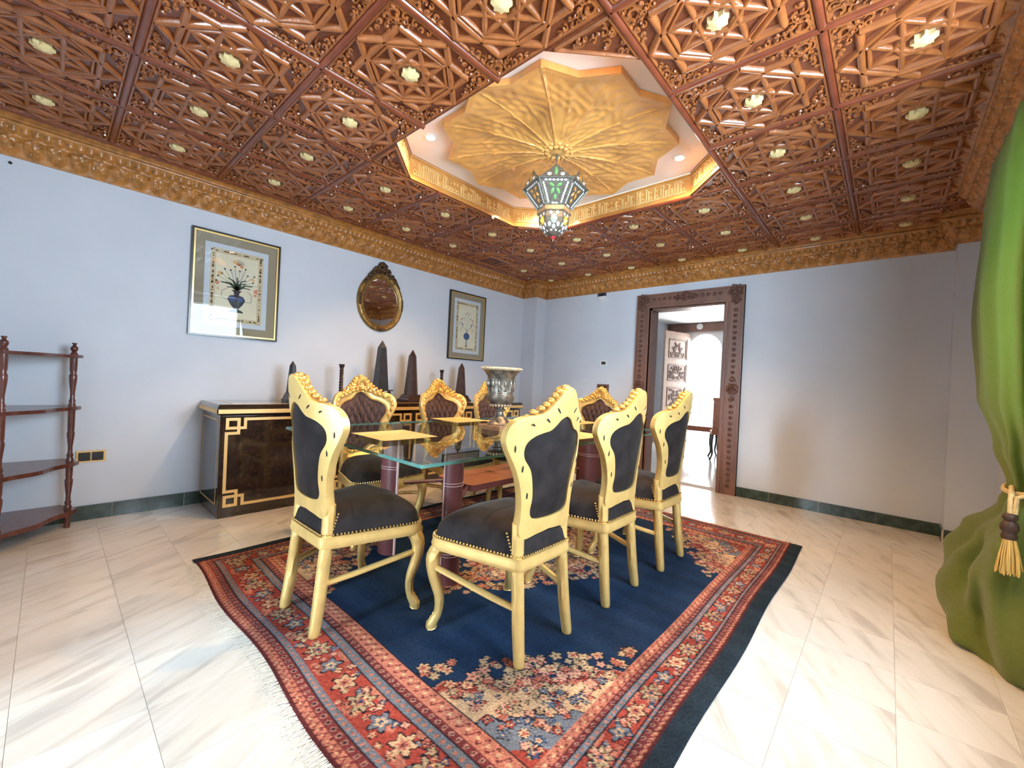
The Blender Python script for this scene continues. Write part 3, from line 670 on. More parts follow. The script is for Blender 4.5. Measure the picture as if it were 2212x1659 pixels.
g = G(); rr = random.Random(9)
for e in (0, 1):
    for k in range(520):
        x = RX+.07+(RW-.14)*(k+rr.random())/520; y = RY+.012*sin((x-RX)*6.1+.6) if e == 0 else RY+RH; s = -1 if e == 0 else 1
        l = rr.uniform(.035, .075); dx = rr.uniform(-.03, .03)
        g.tube([(x, y-s*.006, .006), (x+dx*.4, y+s*l*.5, .006), (x+dx, y+s*l, .0025)], [.0016, .0014, .001], 3, cap=False)
tag(g.obj('fringe', 'fringe', rug), 'white cotton fringe', kind='stuff')
RZ = .0139

# ================================================================== DINING CHAIRS
HALF = [((0, .515), (0, .570)), ((.08, .508), (.07, .572)), ((.148, .500), (.115, .583)), ((.176, .53), (.130, .612)), ((.174, .60), (.127, .665)), ((.182, .68), (.136, .725)), ((.207, .77), (.153, .785)), ((.242, .85), (.184, .832)), ((.258, .902), (.190, .868)), ((.250, .952), (.179, .900)), ((.225, .986), (.150, .924)), ((.187, 1.004), (.116, .937)), ((.150, 1.010), (.084, .946)), ((.112, 1.026), (.058, .966)), ((.076, 1.066), (.037, .987)), ((.036, 1.110), (.017, .998)), ((0, 1.126), (0, 1.003))]
oh = crom([(a[0], a[1], 0) for a, b_ in HALF], 4); ih = crom([(b_[0], b_[1], 0) for a, b_ in HALF], 4)
OUT = [(p.x, p.y) for p in oh]+[(-p.x, p.y) for p in oh[-2:0:-1]]; INN = [(p.x, p.y) for p in ih]+[(-p.x, p.y) for p in ih[-2:0:-1]]; NB = len(OUT)
def yb(x, z):
    b_ = .035+.07*min(1.25, max(0, (z-.55)/.45)); return .022-b_*(1-min(1, abs(x)/.26)**2)
def lerp2(i, s): return OUT[i][0]+(INN[i][0]-OUT[i][0])*s, OUT[i][1]+(INN[i][1]-OUT[i][1])*s
SEC = [(0, 0), (.5, -.002), (1, 0), (1, .026), (.86, .034), (.70, .028), (.5, .034), (.3, .046), (.12, .040), (0, .030)]
def frame_fn(u, v):
    i = int(round(u*NB)) % NB; s, y = SEC[int(round(v*len(SEC))) % len(SEC)]; x, z = lerp2(i, s); return (x, yb(x, z)+y, z)
def tuft(x, z):
    a = x/.054+(z-.79)/.116; b_ = x/.054-(z-.79)/.116; return (abs(sin(pi*a)*sin(pi*b_)))**.45
SEATH = crom([(0, -.004, 0), (.11, -.004, 0), (.160, .0, 0), (.185, .05, 0), (.222, .20, 0), (.262, .35, 0), (.268, .41, 0), (.235, .447, 0), (.14, .462, 0), (0, .482, 0)], 5)
SEAT = [(p.x, p.y) for p in SEATH]+[(-p.x, p.y) for p in SEATH[-2:0:-1]]; NS = len(SEAT)
def flat(o):
    for v in o.data.vertices: v.co.z = max(0, v.co.z)
def make_chair():
    root = link('dining_chair', None)
    G().grid(frame_fn, NB, len(SEC), cu=True, cv=True).obj('back_frame', 'gold', root, 50)
    fr = root.children[0] if root.children else [o for o in COL.objects if o.parent == root][0]
    # carved crest and shoulder ornament on the sitter's side
    g = G()
    for k in range(-4, 5):
        a = pi/2+k*.27; g.ball((.036*cos(a), yb(0, 1.06)+.052, 1.052+.052*sin(a)), (.011+.002*cos(k), .014, .026), 6, 5)
    g.ball((0, yb(0, 1.03)+.060, 1.032), (.017, .016, .017), 8, 6)
    for s in (-1, 1):
        for (x, z, rx_, rz_) in ((.036, 1.020, .018, .015), (.058, 1.040, .016, .014), (.070, 1.012, .020, .014), (.092, 1.024, .018, .015), (.105, .998, .018, .012), (.128, 1.008, .020, .014), (.140, .985, .020, .012), (.163, .998, .018, .012), (.178, .972, .020, .014), (.205, .975, .016, .014), (.215, .945, .014, .018), (.225, .915, .012, .020), (.050, 1.078, .014, .016), (.075, 1.058, .014, .013), (.218, .87, .010, .022), (.20, .82, .010, .022), (.180, .76, .010, .022)):
            g.ball((s*x, yb(x, z)+.040, z), (rx_, .014, rz_), 6, 5)
        g.tube([(s*(.105+.020*cos(q)*(1-q/9)), yb(.1, 1.02)+.05, 1.018+.020*sin(q)*(1-q/9)) for q in [i*.7 for i in range(9)]], .006, 5)
        g.tube([(s*(.060-.018*cos(q)*(1-q/9)), yb(.06, 1.03)+.052, 1.030+.018*sin(q)*(1-q/9)) for q in [i*.7 for i in range(9)]], .006, 5)
        for (x, z) in ((.118, 1.036), (.098, 1.052), (.080, 1.070), (.062, 1.090), (.044, 1.110), (.150, 1.020)): g.ball((s*x, yb(x, z)+.030, z), (.012, .020, .011), 6, 5)
    g.ball((0, yb(0, 1.13)+.032, 1.124), (.026, .020, .013), 8, 5)
    G.obj(g, 'carving', 'gold_carved', fr, 60)
    # stud line round the upholstery front
    g = G()
    for i in range(0, NB, 1):
        if i % 2 == 0: x, z = lerp2(i, .96); g.ball((x, yb(x, z)+.034, z), .0045, 5, 3)
    tag(g.obj('stud_trim', 'stud', fr), kind='stuff')
    # upholstery: flat back cloth and buttoned front
    cz = .785; rings = 26
    def pf(off, tf):
        def fn(u, v):
            i = int(round(u*NB)) % NB; x = INN[i][0]*v*1.02; z = cz+(INN[i][1]-cz)*v*1.02; e = (1-v**6)
            return (x, yb(x, z)+off+(tf*tuft(x, z)*e+.010*e if tf else -.004*e), z)
        return fn
    G().grid(pf(.010, 0), NB, 8, cu=True).obj('back_cloth', 'velvet', root, 60)
    fp = G().grid(pf(.014, .026), NB, rings, cu=True).obj('tufted_panel', 'velvet_brown', root, 70)
    bmh = G().ball((0, 0, 0), (.0075, .006, .0075), 7, 4).mesh('button', 'velvet_brown', 60)
    for a in range(-5, 6):
        for b_ in range(-5, 6):
            x = (a+b_)*.027; z = .79+(a-b_)*.058
            if abs(x) < .145 and .60 < z < .95 and (z < .90 or abs(x) < .09): link('button', bmh, fp, (x, yb(x, z)+.026, z))
    # slots cut in the frame's rear face
    sm = G().ball((0, 0, 0), (.0052, .0022, .016), 6, 4).mesh('slot', 'slot_dark')
    for s in (-1, 1):
        for (i, rot) in ((19, 0), (25, -.1), (31, 0), (43, 1.25), (50, .95), (56, .75)):
            x, z = lerp2(i, .48); x *= s; link('slot', sm, fr, (x, yb(x, z)-.0015, z), (0, s*rot, 0))
    # seat
    def sf(u, v):
        i = int(round(u*NS)) % NS; x, y = SEAT[i]; cx, cy = 0, .225; q = v
        return (cx+(x-cx)*q, cy+(y-cy)*q, .425+.128*(1-q**3.4)**.5)
    G().grid(sf, NS, 20, cu=True).obj('seat', 'velvet', root, 70)
    def af(u, v):
        i = int(round(u*NS)) % NS; x, y = SEAT[i]; k = int(round(v*6)) % 6
        o, z = ((.010, .372), (.016, .392), (.010, .408), (.012, .424), (-.012, .424), (-.014, .372))[k]
        ln = math.hypot(x, y-.225) or 1; wv = .014*cos(pi*min(1, abs(x)/.24))*(1 if y > .43 else 0)
        return (x+x/ln*o, y+(y-.225)/ln*o, z-(wv if k in (0, 5) else 0))
    ap = G().grid(af, NS, 6, cu=True, cv=True).obj('seat_frame', 'gold', root, 50)
    g = G(); per = 0; last = None
    for i in range(NS*6):
        f = i/6; i0 = int(f) % NS; i1 = (i0+1) % NS; w = f-int(f); x = SEAT[i0][0]*(1-w)+SEAT[i1][0]*w; y = SEAT[i0][1]*(1-w)+SEAT[i1][1]*w
        if last is None or math.dist(last, (x, y)) > .0125:
            last = (x, y); ln = math.hypot(x, y-.225); g.ball((x+x/ln*.006, y+(y-.225)/ln*.006, .432), .0052, 5, 3)
    for s in (-1, 1):
        for k in range(7): g.ball((s*(.176+.004*k), .034+.002*k, .44+.014*k), .0048, 5, 3)
    tag(g.obj('stud_trim', 'stud', ap), kind='stuff')
    for s in (-1, 1):
        for yy in (.12, .455):
            pass
    for s in (-1, 1):
        P = crom([(s*.232, .398, .40), (s*.264, .425, .335), (s*.261, .424, .25), (s*.240, .405, .15), (s*.240, .408, .075), (s*.257, .428, .020), (s*.257, .428, 0)], 4)
        rads = [a+(b_-a)*j/4 for a, b_ in zip([.031, .032, .025, .020, .018, .023], [.032, .025, .020, .018, .023, .022]) for j in range(4)]+[.024]
        lg = G().tube(P, rads, 8, sq=True, upv=(0, 1, 0)).obj('leg', 'gold', root, 45); flat(lg)
        for nm, lst in (('knee_carving', ((.022, .028, .345, .016), (.026, .030, .315, .014), (.024, .028, .285, .012))), ('foot_carving', ((.014, .022, .062, .010), (.018, .026, .04, .012), (.020, .026, .018, .012)))):
            c = G()
            for (dx, dy, z, r_) in lst:
                i = min(range(len(P)), key=lambda q: abs(P[q].z-z)); c.ball((P[i].x+s*dx*.35, P[i].y+dy*.6, z), (r_, r_*.8, r_*1.3), 6, 4)
            c.obj(nm, 'gold_carved', lg, 60)
        P = crom([(s*.166, -.021, 0), (s*.166, -.021, .02), (s*.160, -.004, .14), (s*.155, .012, .30), (s*.154, .022, .42), (s*.154, .026, .56)], 4)
        flat(G().tube(P, [.019+.006*min(1, j/8) for j in range(len(P))], 8, sq=True, upv=(0, 1, 0)).obj('leg', 'gold', root, 45))
        G().tube(crom([(s*.158, .0, .215), (s*.19, .13, .232), (s*.225, .27, .258), (s*.262, .415, .285)], 3), .0135, 8, asp=1.2).obj('stretcher', 'gold', root, 50)
    return root
proto = make_chair()
GRP = 'gilded baroque dining chairs round the glass table'
spots = [(2.344, -4.36, 0, 'gilded baroque dining chair at the table end beside the white rug fringe'),
    (3.226, -3.72, 90, 'gilded baroque dining chair on the curtain side of the table, next to the fringe end'),
    (3.236, -3.05, 90, 'gilded baroque dining chair on the curtain side of the table, middle of its row'),
    (3.262, -2.41, 90, 'gilded baroque dining chair on the curtain side of the table, next to the doorway end'),
    (1.33, -3.56, -90, 'gilded chair with buttoned brown back on the sideboard side, next to the fringe end'),
    (1.33, -2.81, -90, 'gilded chair with buttoned brown back on the sideboard side, middle of its row'),
    (1.33, -2.185, -90, 'gilded chair with buttoned brown back on the sideboard side, half hidden by the urn'),
    (2.08, -1.38, 180, 'gilded chair with buttoned brown back at the table end towards the doorway wall')]
for k, (x, y, a, lab) in enumerate(spots):
    o = proto if k == 0 else copy_tree(proto)
    o.location = (x, y, RZ); o.rotation_euler = (0, 0, R(a)); tag(o, lab, 'chair', GRP)

# ================================================================== GLASS TABLE
TX0, TX1, TY0, TY1, TZ = 1.41, 2.89, -4.14, -1.60, .79
tb = thing('dining_table', 'rectangular glass dining table on burgundy leather curved pedestals', 'table', (2.0, -2.8, RZ))
def loc_(o): o.location = Vector(o.location)-Vector((2.0, -2.8, RZ)); return o
c = .008
gp = [(TX0+c, TY0), (TX1-c, TY0), (TX1, TY0+c), (TX1, TY1-c), (TX1-c, TY1), (TX0+c, TY1), (TX0, TY1-c), (TX0, TY0+c)]
g = G(); g.prism(gp, TZ-.015, TZ); g.mi = [0, 0]+[1]*8
loc_(g.obj('glass_top', ['table_glass', 'glass_edge'], tb))
def pedestal(x, y, ang, r0):
    r1, n = r0-.017, 20; rm = r0-.0085; arcA = [R(ang)+pi*(k/n-.5)*1.02 for k in range(n+1)]
    poly = [(x+r0*cos(a), y+r0*sin(a)) for a in arcA]+[(x+r1*cos(a), y+r1*sin(a)) for a in arcA[::-1]]
    o = loc_(G().prism(poly, RZ, TZ-.018).obj('pedestal', 'leather', tb, 40))
    e = G()
    for a in (arcA[0], arcA[-1]): e.tube([(x+rm*cos(a), y+rm*sin(a), RZ+.002), (x+rm*cos(a), y+rm*sin(a), TZ-.02)], .0105, 8)
    q = e.obj('edge_trim', 'leather_edge', o); q.location = (0, 0, 0)
    s = G()
    for z in (.56, .575, .17, .185): s.tube([(x+(r0+.001)*cos(a), y+(r0+.001)*sin(a), z) for a in arcA], .0016, 4)
    tag(s.obj('stitching', 'leather_edge', o), kind='stuff')
    loc_(G().lathe([(.05, TZ-.018), (.05, TZ-.0152)], 16, T(x+.05*cos(R(ang)), y+.05*sin(R(ang)))).obj('pad', 'dark_plastic', tb))
pedestal(1.93, -3.645, -115, .088); pedestal(2.50, -3.64, 5, .062); pedestal(2.42, -2.02, -60, .125); pedestal(1.955, -1.99, 180, .10)
g = G(); poly = []
for (cx, cy, a0) in ((2.26, -2.28, 0), (1.98, -2.28, 90), (1.98, -3.26, 180), (2.26, -3.26, 270)):
    for k in range(5): a = R(a0+90*k/4); poly.append((cx+.05*cos(a), cy+.05*sin(a)))
g.prism(poly, .42, .46); g.mi[1] = 1
loc_(g.obj('stretcher_shelf', ['leather', 'leather_tan'], tb))
for (x, y, x2, y2) in ((1.91, -3.56, 2.02, -3.28), (2.50, -3.60, 2.24, -3.28), (2.40, -2.10, 2.24, -2.26), (1.95, -2.06, 2.02, -2.26)): loc_(G().tube([(x, y, .44), (x2, y2, .44)], .012, 8).obj('fixing_rod', 'leather', tb))

# chargers
def charger(x, y, rz, lab):
    t = thing('charger_plate', lab, 'plate', (x, y, TZ), R(rz), 'gold charger plates on the glass table')
    def fn(u, v):
        X, Y = (u-.5)*.36, (v-.5)*.36; e = max(abs(u-.5), abs(v-.5))*2; return (X, Y, .003+.013*max(0, (e-.6)/.4)**1.3)
    G().grid(fn, 21, 21).obj('dish', 'charger', t, 50); G().box((-.11, -.11, 0), (.11, .11, .004)).obj('foot', 'charger', t)
charger(2.15, -3.80, 0, 'square gold charger plate at the fringe end of the glass table')
charger(1.575, -2.80, 0, 'square gold charger plate on the sideboard side of the urn')
charger(2.12, -1.86, 0, 'square gold charger plate at the doorway end of the glass table')
charger(2.68, -2.72, -2, 'square gold charger plate on the curtain side of the urn')
charger(1.88, -2.50, 0, 'square gold charger plate partly under the urn plinth')

# urn
U = thing('urn', 'campana shaped pewter urn with figured frieze on the glass table', 'urn', (2.12, -2.88, TZ)); U.scale = (.94, .94, .94)
U['label'] = 'campana shaped pewter urn with figured frieze standing on the glass table'
G().box((-.115, -.115, .0), (.115, .115, .030)).box((-.12, -.12, .026), (.12, .12, .034)).obj('plinth', 'urn_plinth', U)
G().lathe([(.098, .034), (.100, .045), (.085, .058), (.070, .075), (.042, .100), (.030, .125), (.028, .140), (.045, .150), (.046, .158), (.032, .166), (.030, .175)], 28).obj('foot', 'urn_metal', U, 40)
G().lathe([(.030, .174), (.060, .182), (.095, .205), (.112, .240), (.113, .268), (.104, .275), (.104, .283)], 32).obj('bowl', 'urn_metal', U, 40)
g = G()
for k in range(20): a = 2*pi*k/20; g.ball((.078*cos(a), .078*sin(a), .198), (.012, .012, .020), 6, 4)
g.obj('gadroons', 'urn_pale', U, 60)
nk = G().lathe([(.104, .283), (.100, .292), (.101, .330), (.105, .380), (.114, .425), (.132, .452), (.150, .470)], 32).obj('neck', 'urn_metal', U, 40)
g = G(); rr = random.Random(6)
for k in range(13):
    a = 2*pi*k/13; P = lambda q, z, o=0: ((.104+o)*cos(a+q), (.104+o)*sin(a+q), z)
    g.ball(P(0, .395, .004), .010, 6, 4); g.tube([P(0, .385, .004), P(.03, .355, .004), P(0, .335, .002)], [.010, .014, .008], 6); g.tube([P(.0, .345), P(.09*rr.choice((-1, 1)), .305)], [.008, .006], 5); g.tube([P(-.02, .345), P(-.05, .302)], [.008, .006], 5); g.tube([P(0, .375, .004), P(.15*rr.choice((-1, 1)), .385, .004)], [.006, .005], 5)
g.obj('frieze', 'urn_metal', nk, 60)
G().lathe([(.145, .468), (.162, .476), (.166, .486), (.160, .494), (.140, .492), (.125, .470), (.105, .440), (.095, .38)], 36, cap=False).obj('rim', 'urn_pale', U, 40)
g = G()
for k in range(40): a = 2*pi*k/40; g.ball((.160*cos(a), .160*sin(a), .486), (.010, .010, .009), 5, 4)
g.obj('rim_beads', 'urn_pale', U, 60)

# ================================================================== SIDEBOARD
SX, SY0, SY1 = .56, -4.30, -.84
sb = thing('sideboard', 'long black lacquer sideboard with gold greek key inlay below the pictures', 'sideboard', (0, 0, 0))
G().box((.004+.012, SY0, .035), (SX, SY1, .79)).obj('carcass', 'lacquer', sb); G().box((.02, SY0+.008, 0), (SX-.008, SY1-.008, .04)).obj('plinth', 'lacquer', sb)
def topfn(): 
    g = G(); prof_ = [(.0, .792), (.022, .797), (.024, .802), (.024, .842), (.022, .846), (.022, .858), (.010, .874), (-.3, .876)]
    a, b_, c, d = .016, SX, SY0, SY1; vs = []
    for o, z in prof_[:-1]: vs += [(a, c-o, z), (b_+o, c-o, z), (b_+o, d+o, z), (a, d+o, z)]
    fs = []
    for j in range(len(prof_)-2):
        for k in range(4): fs.append((j*4+k, j*4+(k+1) % 4, j*4+4+(k+1) % 4, j*4+4+k))
    n = (len(prof_)-2)*4; fs.append((n, n+1, n+2, n+3)); fs.append((3, 2, 1, 0)); return g.add(vs, fs)
topo = topfn().obj('top', 'lacquer', sb)
g = G().box((.016, SY0-.0265, .806), (SX+.0265, SY0-.02, .838)).box((SX+.02, SY0-.0265, .806), (SX+.0265, SY1+.0265, .838)); g.obj('gold_band', 'gold_inlay', topo)
G().box((.10, SY0+.09, .8738), (SX-.06, SY0+.10, .8752)).box((SX-.075, SY0+.09, .8738), (SX-.065, SY1-.09, .8752)).obj('top_inlay', 'gold_inlay', topo)
# end panel line
g = G(); y = SY0-.001
for (x0, z0, x1, z1) in ((.05, .10, .052+.006, .755), (SX-.06, .10, SX-.052, .755), (.05, .10, SX-.052, .108), (.05, .747, SX-.052, .755)): g.box((x0, y-.001, z0), (x1, y+.002, z1))
G().box((.062, SY0-.0008, .112), (SX-.064, SY0+.002, .743)).obj('end_panel', 'lacquer_side', sb); g.obj('end_inlay', 'gold_inlay', sb)
nd = 4; dw = (SY1-SY0-.02)/nd
for k in range(nd):
    y0 = SY0+.012+dw*k; y1 = y0+dw-.006
    dr = G().box((SX-.004, y0, .045), (SX+.006, y1, .785)).obj('door', 'lacquer', sb)
    g = G(); Lw, Hh = y1-y0-.06, .665; w = .0215; kk = [0]
    def path(pts, fu, fv):
        for (a0, b0), (a1, b1) in zip(pts, pts[1:]):
            f = lambda u, v: (y0+.03+(u if not fu else Lw-u), .760-(v if not fv else Hh-v))
            (p0, q0), (p1, q1) = f(a0, b0), f(a1, b1)
            kk[0] += 1; g.box((SX+.004, min(p0, p1)-w/2, min(q0, q1)-w/2), (SX+.0075+.00012*kk[0], max(p0, p1)+w/2, max(q0, q1)+w/2))
    for fu in (0, 1):
        for fv in (0, 1):
            path([(0, Hh/2), (0, .108), (.080, .108), (.080, 0), (.004, 0), (.004, .068), (.080, .068)], fu, fv)
            path([(Lw/2, 0), (.124, 0), (.124, .068), (.080, .068)], fu, fv)
    g.obj('greek_key_inlay', 'gold_inlay', dr)
ZS = .876
def obelisk(lab, y, ztop, w, mt, x=.30, feet=False, tall_base=.0):
    t = thing('obelisk', lab, 'ornament', (x, y, ZS)); h = ztop-ZS
    if feet:
        G().box((-w*.85, -w*.85, 0), (w*.85, w*.85, .02)).box((-w*.72, -w*.72, .02), (w*.72, w*.72, .045)).box((-w*.6, -w*.6, .045), (w*.6, w*.6, .075)).obj('base', 'obelisk_brown', t)
        bm_ = G().ball((0, 0, 0), .021, 10, 8).mesh('ball_foot', 'obelisk_brown', 60)
        for sx in (-1, 1):
            for sy in (-1, 1): link('ball_foot', bm_, t, (sx*w*.42, sy*w*.42, .096))
        G().box((-w*.62, -w*.62, .117), (w*.62, w*.62, .128)).obj('cap', 'obelisk_brown', t); z0 = .128
    else:
        G().lathe([(w*1.05, 0), (w*1.05, .022), (w*.9, .034), (w*.80, .06), (w*.72, .07), (w*.72, .08)], 4, T(rz=R(45))).obj('base', mt, t); z0 = .08
    n = 8; r0, r1 = w*.55, w*.30
    G().lathe([(r0, z0), (r1, h-w*.5), (.002, h)], 4 if feet else 8, T(rz=R(45 if feet else 22.5))).obj('shaft', mt, t)
obelisk('short black obelisk on the sideboard, partly behind the end chair', -3.705, 1.245, .085, 'obelisk_grey')
obelisk('tallest obelisk on the sideboard, dark grey, raised on ball feet', -2.82, 1.525, .155, 'obelisk_grey', feet=True)
obelisk('dark brown obelisk under the oval mirror, on a moulded square base', -2.435, 1.46, .145, 'obelisk_brown')
obelisk('small dark brown obelisk below the narrower framed picture', -1.70, 1.36, .13, 'obelisk_brown')
def twist(lab, y, ztop):
    t = thing('candlestick', lab, 'candlestick', (.30, y, ZS), 0, 'twisted dark candlesticks on the sideboard'); h = ztop-ZS
    G().lathe([(.055, 0), (.055, .012), (.04, .02), (.022, .035), (.018, .045)], 20).obj('foot', 'obelisk_brown', t, 40)
    g = G()
    for ph in (0, pi): g.tube([(.008*cos(ph+q*.75), .008*sin(ph+q*.75), .04+(h-.07)*q/44) for q in range(45)], .0125, 7)
    g.obj('stem', 'obelisk_brown', t, 60)
    G().lathe([(.014, h-.04), (.022, h-.03), (.026, h-.008), (.030, h), (.02, h+.001), (.012, h-.01)], 18).obj('cup', 'obelisk_brown', t, 40)
twist('dark twisted candlestick between the short black obelisk and the tallest obelisk', -3.25, 1.245)
twist('dark twisted candlestick between the two brown obelisks', -2.01, 1.255)

# ================================================================== PICTURES AND MIRROR
def picture(lab, y0, y1, z0, z1, kind):
    w, h = y1-y0, z1-z0; t = thing('framed_picture', lab, 'picture', (0, (y0+y1)/2, (z0+z1)/2))
    # local plane: u along +y, v along z, depth +x
    def ring(u, v, wd, d0, d1, mt, nm, par):
        g = G(); a, b_ = u-wd, v-wd
        for (p, q, r_, s) in ((-u, -v, u, -b_), (-u, b_, u, v), (-u, -b_, -a, b_), (a, -b_, u, b_)): g.box((d0, p, q), (d1, r_, s))
        return g.obj(nm, mt, par)
    u, v = w/2, h/2
    fr = ring(u, v, .016, 0, .026, 'frame_dark', 'frame', t); ring(u-.016, v-.016, .012, 0, .022, 'frame_gold', 'gilt_slip', fr)
    ring(u-.028, v-.028, .068 if kind == 0 else .060, .002, .010, 'mount_taupe', 'mount', t); u2_, v2_ = u-.096 if kind == 0 else u-.088, v-.096 if kind == 0 else v-.088
    ring(u2_, v2_, .040, .002, .0085, 'mount_pale', 'inner_mount', t); u3, v3 = u2_-.040, v2_-.040
    bd = ring(u3, v3, .040, .002, .0075, 'paper_border', 'patterned_border', t)
    g = G(); rr = random.Random(3+kind)
    for k in range(170):
        s = rr.random()*4*(u3+v3); ph = rr.random()*6
        if s < 2*u3*2: p, q = -u3+(s % (2*u3)), (v3-.02)*(1 if s < 2*u3 else -1)
        else: s -= 4*u3; p, q = (u3-.02)*(1 if s < 2*v3 else -1), -v3+(s % (2*v3))
        g.box((.0075, p-.007-.003*cos(ph), q-.005), (.0079, p+.006, q+.003+.004*sin(ph)))
    g.obj('border_print', 'ink_brown', bd)
    pp = G().box((.002, -u3+.04, -v3+.04), (.0065, u3-.04, v3-.04)).obj('paper', 'paper_cream', t)
    D = .0066
    def blob(g, p, q, ru, rv, rot=0): 
        n = 10; vs = [(D+.0006, p+ru*cos(2*pi*k/n)*cos(rot)-rv*sin(2*pi*k/n)*sin(rot), q+ru*cos(2*pi*k/n)*sin(rot)+rv*sin(2*pi*k/n)*cos(rot)) for k in range(n)]; g.add(vs, [tuple(range(n))])
    def stem(g, pts, w_=.003):
        for (a, b_), (c, d) in zip(pts, pts[1:]):
            l = math.hypot(c-a, d-b_) or 1; nx_, ny_ = -(d-b_)/l*w_/2, (c-a)/l*w_/2; g.add([(D+.0004, a-nx_, b_-ny_), (D+.0004, c-nx_, d-ny_), (D+.0004, c+nx_, d+ny_), (D+.0004, a+nx_, b_+ny_)], [(0, 1, 2, 3)])
    ink = {k: G() for k in ('ink_dark', 'ink_blue', 'ink_green', 'ink_red', 'ink_orange', 'ink_grey')}
    if kind == 0:
        zb = -.22; prof_ = [(-.055, 0), (-.05, .014), (-.016, .03), (-.05, .075), (-.068, .115), (-.05, .145), (-.018, .152), (-.022, .175), (-.04, .195)]
        ink['ink_dark'].add([(D+.0005, p, zb+q) for p, q in prof_]+[(D+.0005, -p, zb+q) for p, q in prof_[::-1]], [tuple(range(18))]); blob(ink['ink_blue'], -.032, zb+.118, .026, .026); blob(ink['ink_blue'], .032, zb+.118, .026, .026)
        stem(ink['ink_dark'], [(-.06, zb+.10), (-.115, zb+.125), (-.11, zb+.175), (-.07, zb+.205)]); stem(ink['ink_dark'], [(.06, zb+.10), (.115, zb+.105), (.115, zb+.17), (.08, zb+.2)])
        for k in range(15):
            a = R(20+140*k/14); l = .10+.03*sin(k*2.1); stem(ink['ink_green'], [(0, zb+.19), (.5*l*cos(a), zb+.20+.7*l*sin(a)), (l*cos(a)*1.1, zb+.19+l*sin(a)*.95)], .009)
        for k in range(12):
            a = R(15+150*k/11); l = .16+.02*cos(k*3); stem(ink['ink_green'], [(.05*cos(a), zb+.25), (l*cos(a), zb+.21+l*sin(a)*1.1)], .0025); blob(ink['ink_dark'], l*cos(a), zb+.21+l*sin(a)*1.1, .009, .006, k)
        for (p, q, c, s) in ((-.15, .02, 'ink_red', .018), (.15, -.01, 'ink_red', .018), (.145, -.045, 'ink_red', .012), (-.13, .10, 'ink_orange', .018), (.12, .09, 'ink_orange', .014), (-.14, -.03, 'ink_orange', .010), (0, .205, 'ink_red', .012), (.03, .19, 'ink_red', .014), (-.02, .22, 'ink_orange', .016)):
            for k in range(5): blob(ink[c], p+s*.7*cos(k*1.257), q+s*.7*sin(k*1.257), s*.55, s*.35, k*1.257)
        for k in range(7): a = R(30+20*k); stem(ink['ink_green'], [(.01, .195), (.01+.05*cos(a), .195+.05*sin(a))], .004)
        for k in range(6): stem(ink['ink_grey'], [(-.02+.01*k, .06), (-.05+.022*k, .15)], .003)
    else:
        blob(ink['ink_blue'], 0, -.13, .055, .05); stem(ink['ink_blue'], [(0, -.18), (0, -.255)], .014); blob(ink['ink_dark'], 0, -.262, .02, .008); stem(ink['ink_dark'], [(0, -.09), (0, -.04)], .012)
        for s in (-1, 1):
            stem(ink['ink_green'], [(0, -.05), (s*.05, -.02), (s*.09, .02), (s*.10, .07)], .004); stem(ink['ink_green'], [(s*.06, .03), (s*.12, -.05)], .004); stem(ink['ink_grey'], [(0, -.04), (s*.03, .08), (s*.0, .15)], .003)
            for (p, q, c, z_) in ((.10, .09, 'ink_red', .016), (.12, .04, 'ink_grey', .016), (.08, .03, 'ink_blue', .012), (.03, .17, 'ink_grey', .014), (.10, -.06, 'ink_orange', .011), (.06, .11, 'ink_green', .010)):
                for k in range(5): blob(ink[c], s*p+z_*.7*cos(k*1.257), q+z_*.7*sin(k*1.257), z_*.5, z_*.35, k)
        blob(ink['ink_orange'], 0, .19, .016, .016)
    for c, g in ink.items():
        if g.f: g.obj('print', c, pp)
    G().box((.0115, -u+.028, -v+.028), (.013, u-.028, v-.028)).obj('glass', 'pane_glass', t)
picture('large framed print of a dark vase with orange flowers near the turned wooden stand', -4.427, -3.755, 1.418, 2.31, 0)
picture('narrow framed print of a small blue vase near the corner pilaster', -1.71, -1.063, 1.42, 2.32, 1)
# oval mirror
t = thing('oval_mirror', 'oval wall mirror in a gilt frame with dark carved crest', 'mirror', (0, -2.695, 1.975))
def oval(u, v):
    a = 2*pi*u; d = ((0, .0), (.0, .020), (.014, .036), (.032, .040), (.046, .030), (.054, .036), (.066, .032), (.074, .014), (.074, .006))[int(round(v*8))]
    return (d[1], (.285-d[0])*cos(a), (.330-d[0])*sin(a))
G().grid(oval, 72, 9, cu=True).obj('frame', 'mirror_frame', t, 50)
G().add([(.012, .216*cos(2*pi*k/64), .261*sin(2*pi*k/64)) for k in range(64)], [tuple(range(64))]).obj('mirror_glass', 'mirror', t)
g = G(); rr = random.Random(8)
for k in range(130):
    a = R(38)+R(104)*k/129; wv = max(0, 1-abs(a-R(90))/R(54)); q = (.02+.98*rr.random())*wv*.135; s = rr.uniform(.014, .024)
    g.ball((.022+.016*rr.random(), .268*cos(a)*(1-.25*wv), .312*sin(a)+q), (.018, s, s*.9), 6, 4)
g.tube([(.03, .02*cos(q), .43+.02*sin(q)) for q in [i*.6 for i in range(11)]], .007, 5)
g.obj('carved_crest', 'mirror_crest', t, 60)
for a in (R(0), R(180), R(270)):
    g = G()
    for k in range(-3, 4): g.ball((.036, .262*cos(a+k*.055), .305*sin(a+k*.055)), (.012, .016, .016), 6, 4)
    g.obj('frame_ornament', 'mirror_crest', t, 60)

